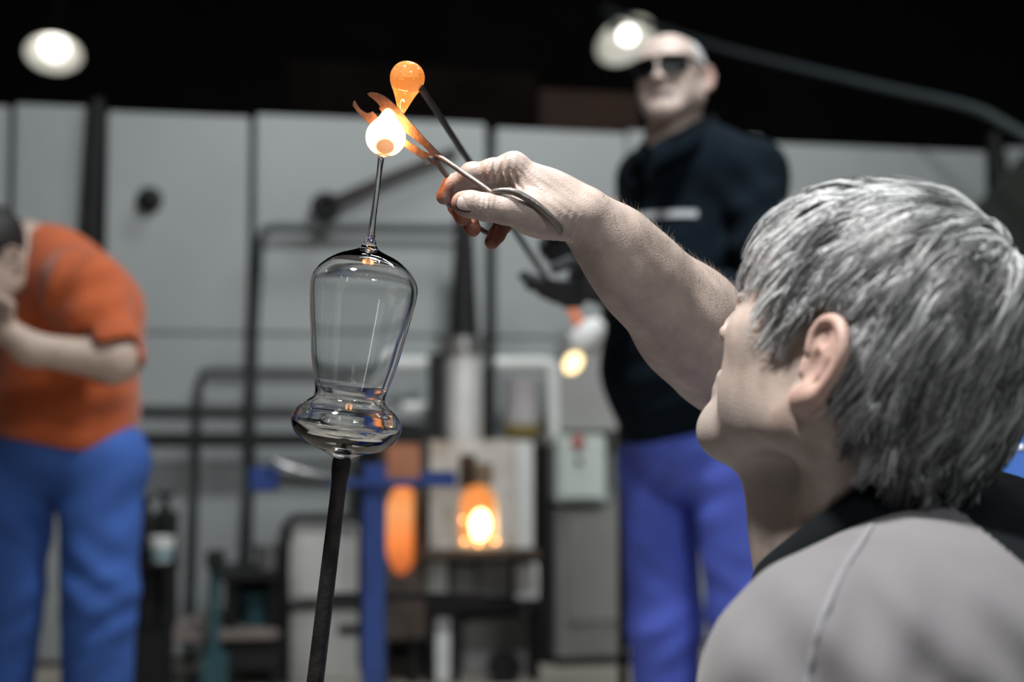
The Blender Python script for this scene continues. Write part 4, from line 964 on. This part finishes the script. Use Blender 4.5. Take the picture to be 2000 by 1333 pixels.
wbox('cabinet_body', 1086, 992, 1262, 1240, .04, .38, m_grey, gc, .006, zlo=.03); wbox('cabinet_door', 1110, 1002, 1256, 1216, .38, .392, mat('cabinet_door_grey', (.255, .258, .245), .5, noise=.12, nscale=5), gc); wbox('cabinet_plinth', 1090, 1240, 1258, 1256, .05, .36, m_dark, gc, 0, zlo=0)
wbox('cabinet_post', 1058, 870, 1088, 1245, .10, .30, m_dark, gc, zlo=0)
# ---- black shelf beam with its posts and sloping canopy
bs = empty('steel_shelf', wbase(560, .3), 'long black steel shelf beam crossing behind the goblet', 'shelf')
wbox('shelf_beam', 246, 846, 736, 874, .14, .24, m_black, bs)
wbox('shelf_post', 250, 872, 272, 1290, .16, .22, m_black, bs, zlo=0); wbox('shelf_post', 694, 872, 716, 1280, .16, .22, m_black, bs, zlo=0)
cpv = [uz(x, y, .45) for x, y in ((736, 850), (770, 820), (820, 828), (880, 856), (880, 862), (736, 862))]
prism('canopy', [cpv], WP(0, 0, .1), WU, WZ, WN*.35, m_black, bs, .003)
# ---- hot tool lamp by the standing man's belt
bl = empty('gas_burner', wpt(1150, 850, .85), 'small white burner with a yellow flame beside the balding man', 'burner')
bp0 = P(1176, 628, 3.9); bp1 = P(1132, 676, 3.9)
lathe('burner_head', [(0, 0), (0, .018), (.03, .04), (.085, .046), (.10, .038), (.10, 0)], bp0, bp1-bp0, m_white, bl, 20, auto=45)
fl0 = P(1132, 690, 3.9); fl1 = P(1104, 732, 3.9)
lathe('flame', [(0, 0), (.006, .018), (.03, .026), (.055, .020), (.068, 0)], fl0, fl1-fl0, glow('yellow_flame', (1, .74, .36), 2.6), bl, 16)
tube('hot_nozzle', [P(1114, 598, 3.9), P(1130, 628, 3.9), P(1146, 648, 3.9)], [.012, .016, .012], glow('nozzle_glow', (1, .24, .06), .55), bl, 10)
tube('feed_pipe', [bp0, P(1190, 610, 3.95), P(1215, 700, 4.0), np.array([*P(1215, 900, 4.0)[:2], 0])], .014, m_black, bl, 10)
# ---- blue stand with cross arm
D = 3.6; bd = empty('blue_stand', (float(P(728, 1000, D)[0]), float(P(728, 1000, D)[1]), 0), 'blue steel stand with a cross arm in front of the kiln', 'stand')
def dbox(name, x0, y0, x1, y1, d0, d1, m, parent, bev=.004, zlo=None):
    a = P(x0, y1, d0); b = P(x1, y0, d0); z0 = a[2] if zlo is None else zlo
    return obox(name, (a[0], a[1], z0), (b[0]-a[0], 0, 0), (0, d1-d0, 0), (0, 0, b[2]-z0), m, parent, bev)
dbox('post', 706, 908, 750, 1333, D, D+.055, m_blue, bd, .004, 0)
dbox('cross_arm', 640, 936, 836, 952, D+.01, D+.04, m_blue, bd); dbox('arm_block', 822, 922, 890, 952, D-.01, D+.05, m_blue, bd); dbox('clamp_block', 486, 914, 540, 960, D-.02, D+.05, m_blue, bd)
tube('lever', [P(536, 936, D+.02), P(590, 941, D+.015), P(650, 944, D+.02)], [.011, .011, .010], m_black, bd, 10)
dbox('lower_bar', 640, 1160, 944, 1174, D+.02, D+.045, m_black, bd)
for a, b in ((0, .3), (0, -.3), (.3, 0), (-.3, 0)):
    c0 = np.array([*bd.location]); tube('foot', [c0+np.array([0, .027, .03]), c0+np.array([a, b+.027, .022])], .02, m_blue, bd, 8)
lk = empty('chrome_lever', P(560, 915, D-.03), 'thin chrome lever lying across the blue stand clamp', 'lever')
m_chrome = mat('chrome', (.5, .5, .5), .12, metal=1)
tube('lever_rod', [P(524, 930, D), P(536, 902, D-.03), P(581, 918, D-.03), P(660, 934, D)], .0025, m_chrome, lk, 10)
for px, py in ((536, 901), (581, 917)): lathe('ball', [(-.009*math.cos(t), .009*math.sin(t)) for t in np.linspace(0, PI, 9)], P(px, py, D-.03), WZ, m_chrome, lk, 14)
# ---- clutter along the partition foot
m_teal = mat('teal_plastic', (.03, .09, .105), .55, noise=.2, nscale=10)
def thing(name, label, cat, px, n): return empty(name, wbase(px, n), label, cat)
t1 = thing('gas_cylinder_rack', 'black cylinder rack with valves beside the bending worker', 'rack', 305, .5)
vpipe('cylinder', 286, 1010, 1240, .050, .062, .5, m_black, t1); vpipe('cylinder', 322, 1000, 1240, .040, .040, .36, m_dark, t1)
wbox('rack_plate', 262, 1236, 334, 1300, .3, .6, m_black, t1, zlo=0)
for x, y, n in ((286, 1010, .5), (322, 1000, .36)):
    a = wpt(x, y, n); lathe('valve', [(-.01, .03), (.03, .012), (.05, .012), (.05, .03), (.065, .03), (.065, 0)], a, WZ, m_black, t1, 12, auto=40)
tube('rack_arm', [wpt(268, 1040, .5), wpt(262, 1100, .5), wpt(280, 1190, .5)], .016, m_black, t1, 8)
cu = wpt(316, 1100, .59); cu[2] = uz(317, 1101, .66)[1]
cupo = empty('paper_cup', cu, 'white cup standing on the black cylinder rack shelf', 'cup')
lathe('cup_wall', [(0, 0), (0, .030), (.078, .042), (.078, .039), (.006, .028), (.006, 0)], cu, WZ, m_white, cupo, 24, auto=40); lathe('cup_sleeve', [(.008, .0318), (.04, .0368)], cu, WZ, mat('pale_blue_sleeve', (.25, .40, .46), .6), cupo, 24)
wbox('cup_ledge', 284, 1101, 350, 1110, .5, .66, m_black, t1)
t2 = thing('teal_post_stand', 'slim teal upright stand next to the dark trolley', 'stand', 418, .7)
wbox('upright', 408, 1092, 430, 1300, .67, .72, m_teal, t2, zlo=0); wbox('head_block', 402, 1080, 440, 1112, .65, .75, m_dark, t2); wbox('base_plate', 392, 1290, 446, 1306, .63, .8, m_teal, t2, zlo=0)
t3_ = thing('tool_trolley', 'low dark tool trolley with a plank shelf', 'trolley', 510, .4)
wbox('trolley_shelf', 338, 1236, 545, 1252, .2, .62, mat('pinkish_plank', (.26, .22, .20), .8, noise=.3, nscale=10), t3_)
wbox('trolley_back', 440, 1122, 548, 1234, .2, .26, m_dark, t3_)
for a in (444, 526): wbox('trolley_leg', a, 1134, a+18, 1280, .5, .56, m_black, t3_, zlo=0)
wbox('trolley_drawer', 436, 1254, 548, 1290, .22, .58, m_dark, t3_, zlo=.06); wbox('trolley_top', 428, 1122, 548, 1136, .2, .6, m_black, t3_)
t4 = thing('plastic_bin', 'dull teal plastic bin standing on the trolley plank', 'bin', 498, .45)
zsh = uz(441.5, 1236, .62)[1]
lathe('bin_body', [(0, 0), (0, .042), (.105, .056), (.112, .06), (.112, .053), (.01, .038), (.01, 0)], np.array([*wpt(498, 1200, .46)[:2], zsh]), WZ, m_teal, t4, 20, auto=40)
t5 = thing('bucket', 'small pale bucket on top of the dark tool trolley', 'bucket', 525, .4)
zto = uz(488, 1122, .6)[1]; c5 = np.array([*wpt(528, 1100, .42)[:2], zto])
lathe('bucket_body', [(0, 0), (0, .045), (.075, .055), (.08, .058), (.08, .05), (.01, .04), (.01, 0)], c5, WZ, m_grey, t5, 20, auto=40)
t6 = thing('white_machine', 'pale boxy machine with a dark pipe frame between trolley and blue stand', 'machine', 630, .4)
wbox('machine_body', 566, 1022, 700, 1180, .1, .5, mat('pale_machine', (.56, .56, .54), .6, noise=.25, nscale=5), t6, .012); wbox('machine_base', 566, 1186, 700, 1278, .12, .5, mat('pale_machine2', (.48, .48, .46), .6, noise=.25, nscale=5), t6, .008, zlo=0)
wbox('machine_slot', 660, 1222, 704, 1240, .5, .51, m_dark, t6); wbox('machine_door', 580, 1040, 660, 1168, .5, .512, mat('pale_machine_door', (.66, .67, .64), .5, noise=.2, nscale=7), t6)
tube('pipe_frame', [np.array([*wpt(558, 1200, .54)[:2], 0]), wpt(556, 1100, .54), wpt(558, 1030, .54), wpt(572, 1014, .54), wpt(640, 1012, .54), wpt(700, 1014, .54)], .017, m_black, t6, 10)
wbox('machine_strip', 566, 1176, 702, 1188, .1, .52, m_greypipe, t6)
# ---- right edge: green canvas flap and blue drum shape standing in for clothing
gfz = empty('green_panel', wbase(1990, .3), 'dark green slanted sheet leaning at the far end of the partition', 'sheet')
gp_ = [uz(x, y, .3) for x, y in ((1868, 450), (2010, 296), (2080, 300), (2080, 900), (1960, 900), (1930, 560))]
prism('sheet', [gp_], WP(0, 0, .26), WU, WZ, WN*.04, mat('dark_green_canvas', (.030, .036, .030), .8, noise=.2, nscale=4), gfz, .003)
us = [q for q in (1975, 2060)]
for q in us:
    a = wpt(q, 880, .27); tube('sheet_leg', [a, np.array([a[0], a[1], 0])], .015, m_black, gfz, 8)
dr = empty('blue_drum_standin', (float(P(2022, 900, 1.75)[0]), 1.75, 0), 'blue drum with pale specks behind the seated man\'s back', 'drum')  # drum shape made up in place of another person's blue clothing
dc = np.array([*P(2022, 900, 1.75)[:2], 0]); ztop = P(2000, 776, 1.65)[2]
m_drum = mat('speckled_blue', (.05, .14, .45), .5, noise=.3, nscale=55, col2=(.045, .13, .43))
lathe('drum_standin_body', [(0, 0), (0, .075), (.02, .078), (ztop*.33, .078), (ztop*.34, .082), (ztop*.35, .078), (ztop*.66, .078), (ztop*.67, .082), (ztop*.68, .078), (ztop-.01, .078)], dc, WZ, m_drum, dr, 32, auto=40)
lathe('drum_standin_lid', [(ztop-.012, .080), (ztop, .080), (ztop, .07), (ztop-.006, .066), (ztop-.006, 0)], dc, WZ, m_drum, dr, 32, auto=40)
for i in range(9):
    a = random.uniform(3.4, 4.6); z = random.uniform(.72, .83); c = dc+np.array([.079*math.cos(a), .079*math.sin(a), z])
    lathe('pale_speck', [(0, .004), (.001, .003), (.0015, 0)], c, np.array([math.cos(a), math.sin(a), 0]), m_white, dr, 8)
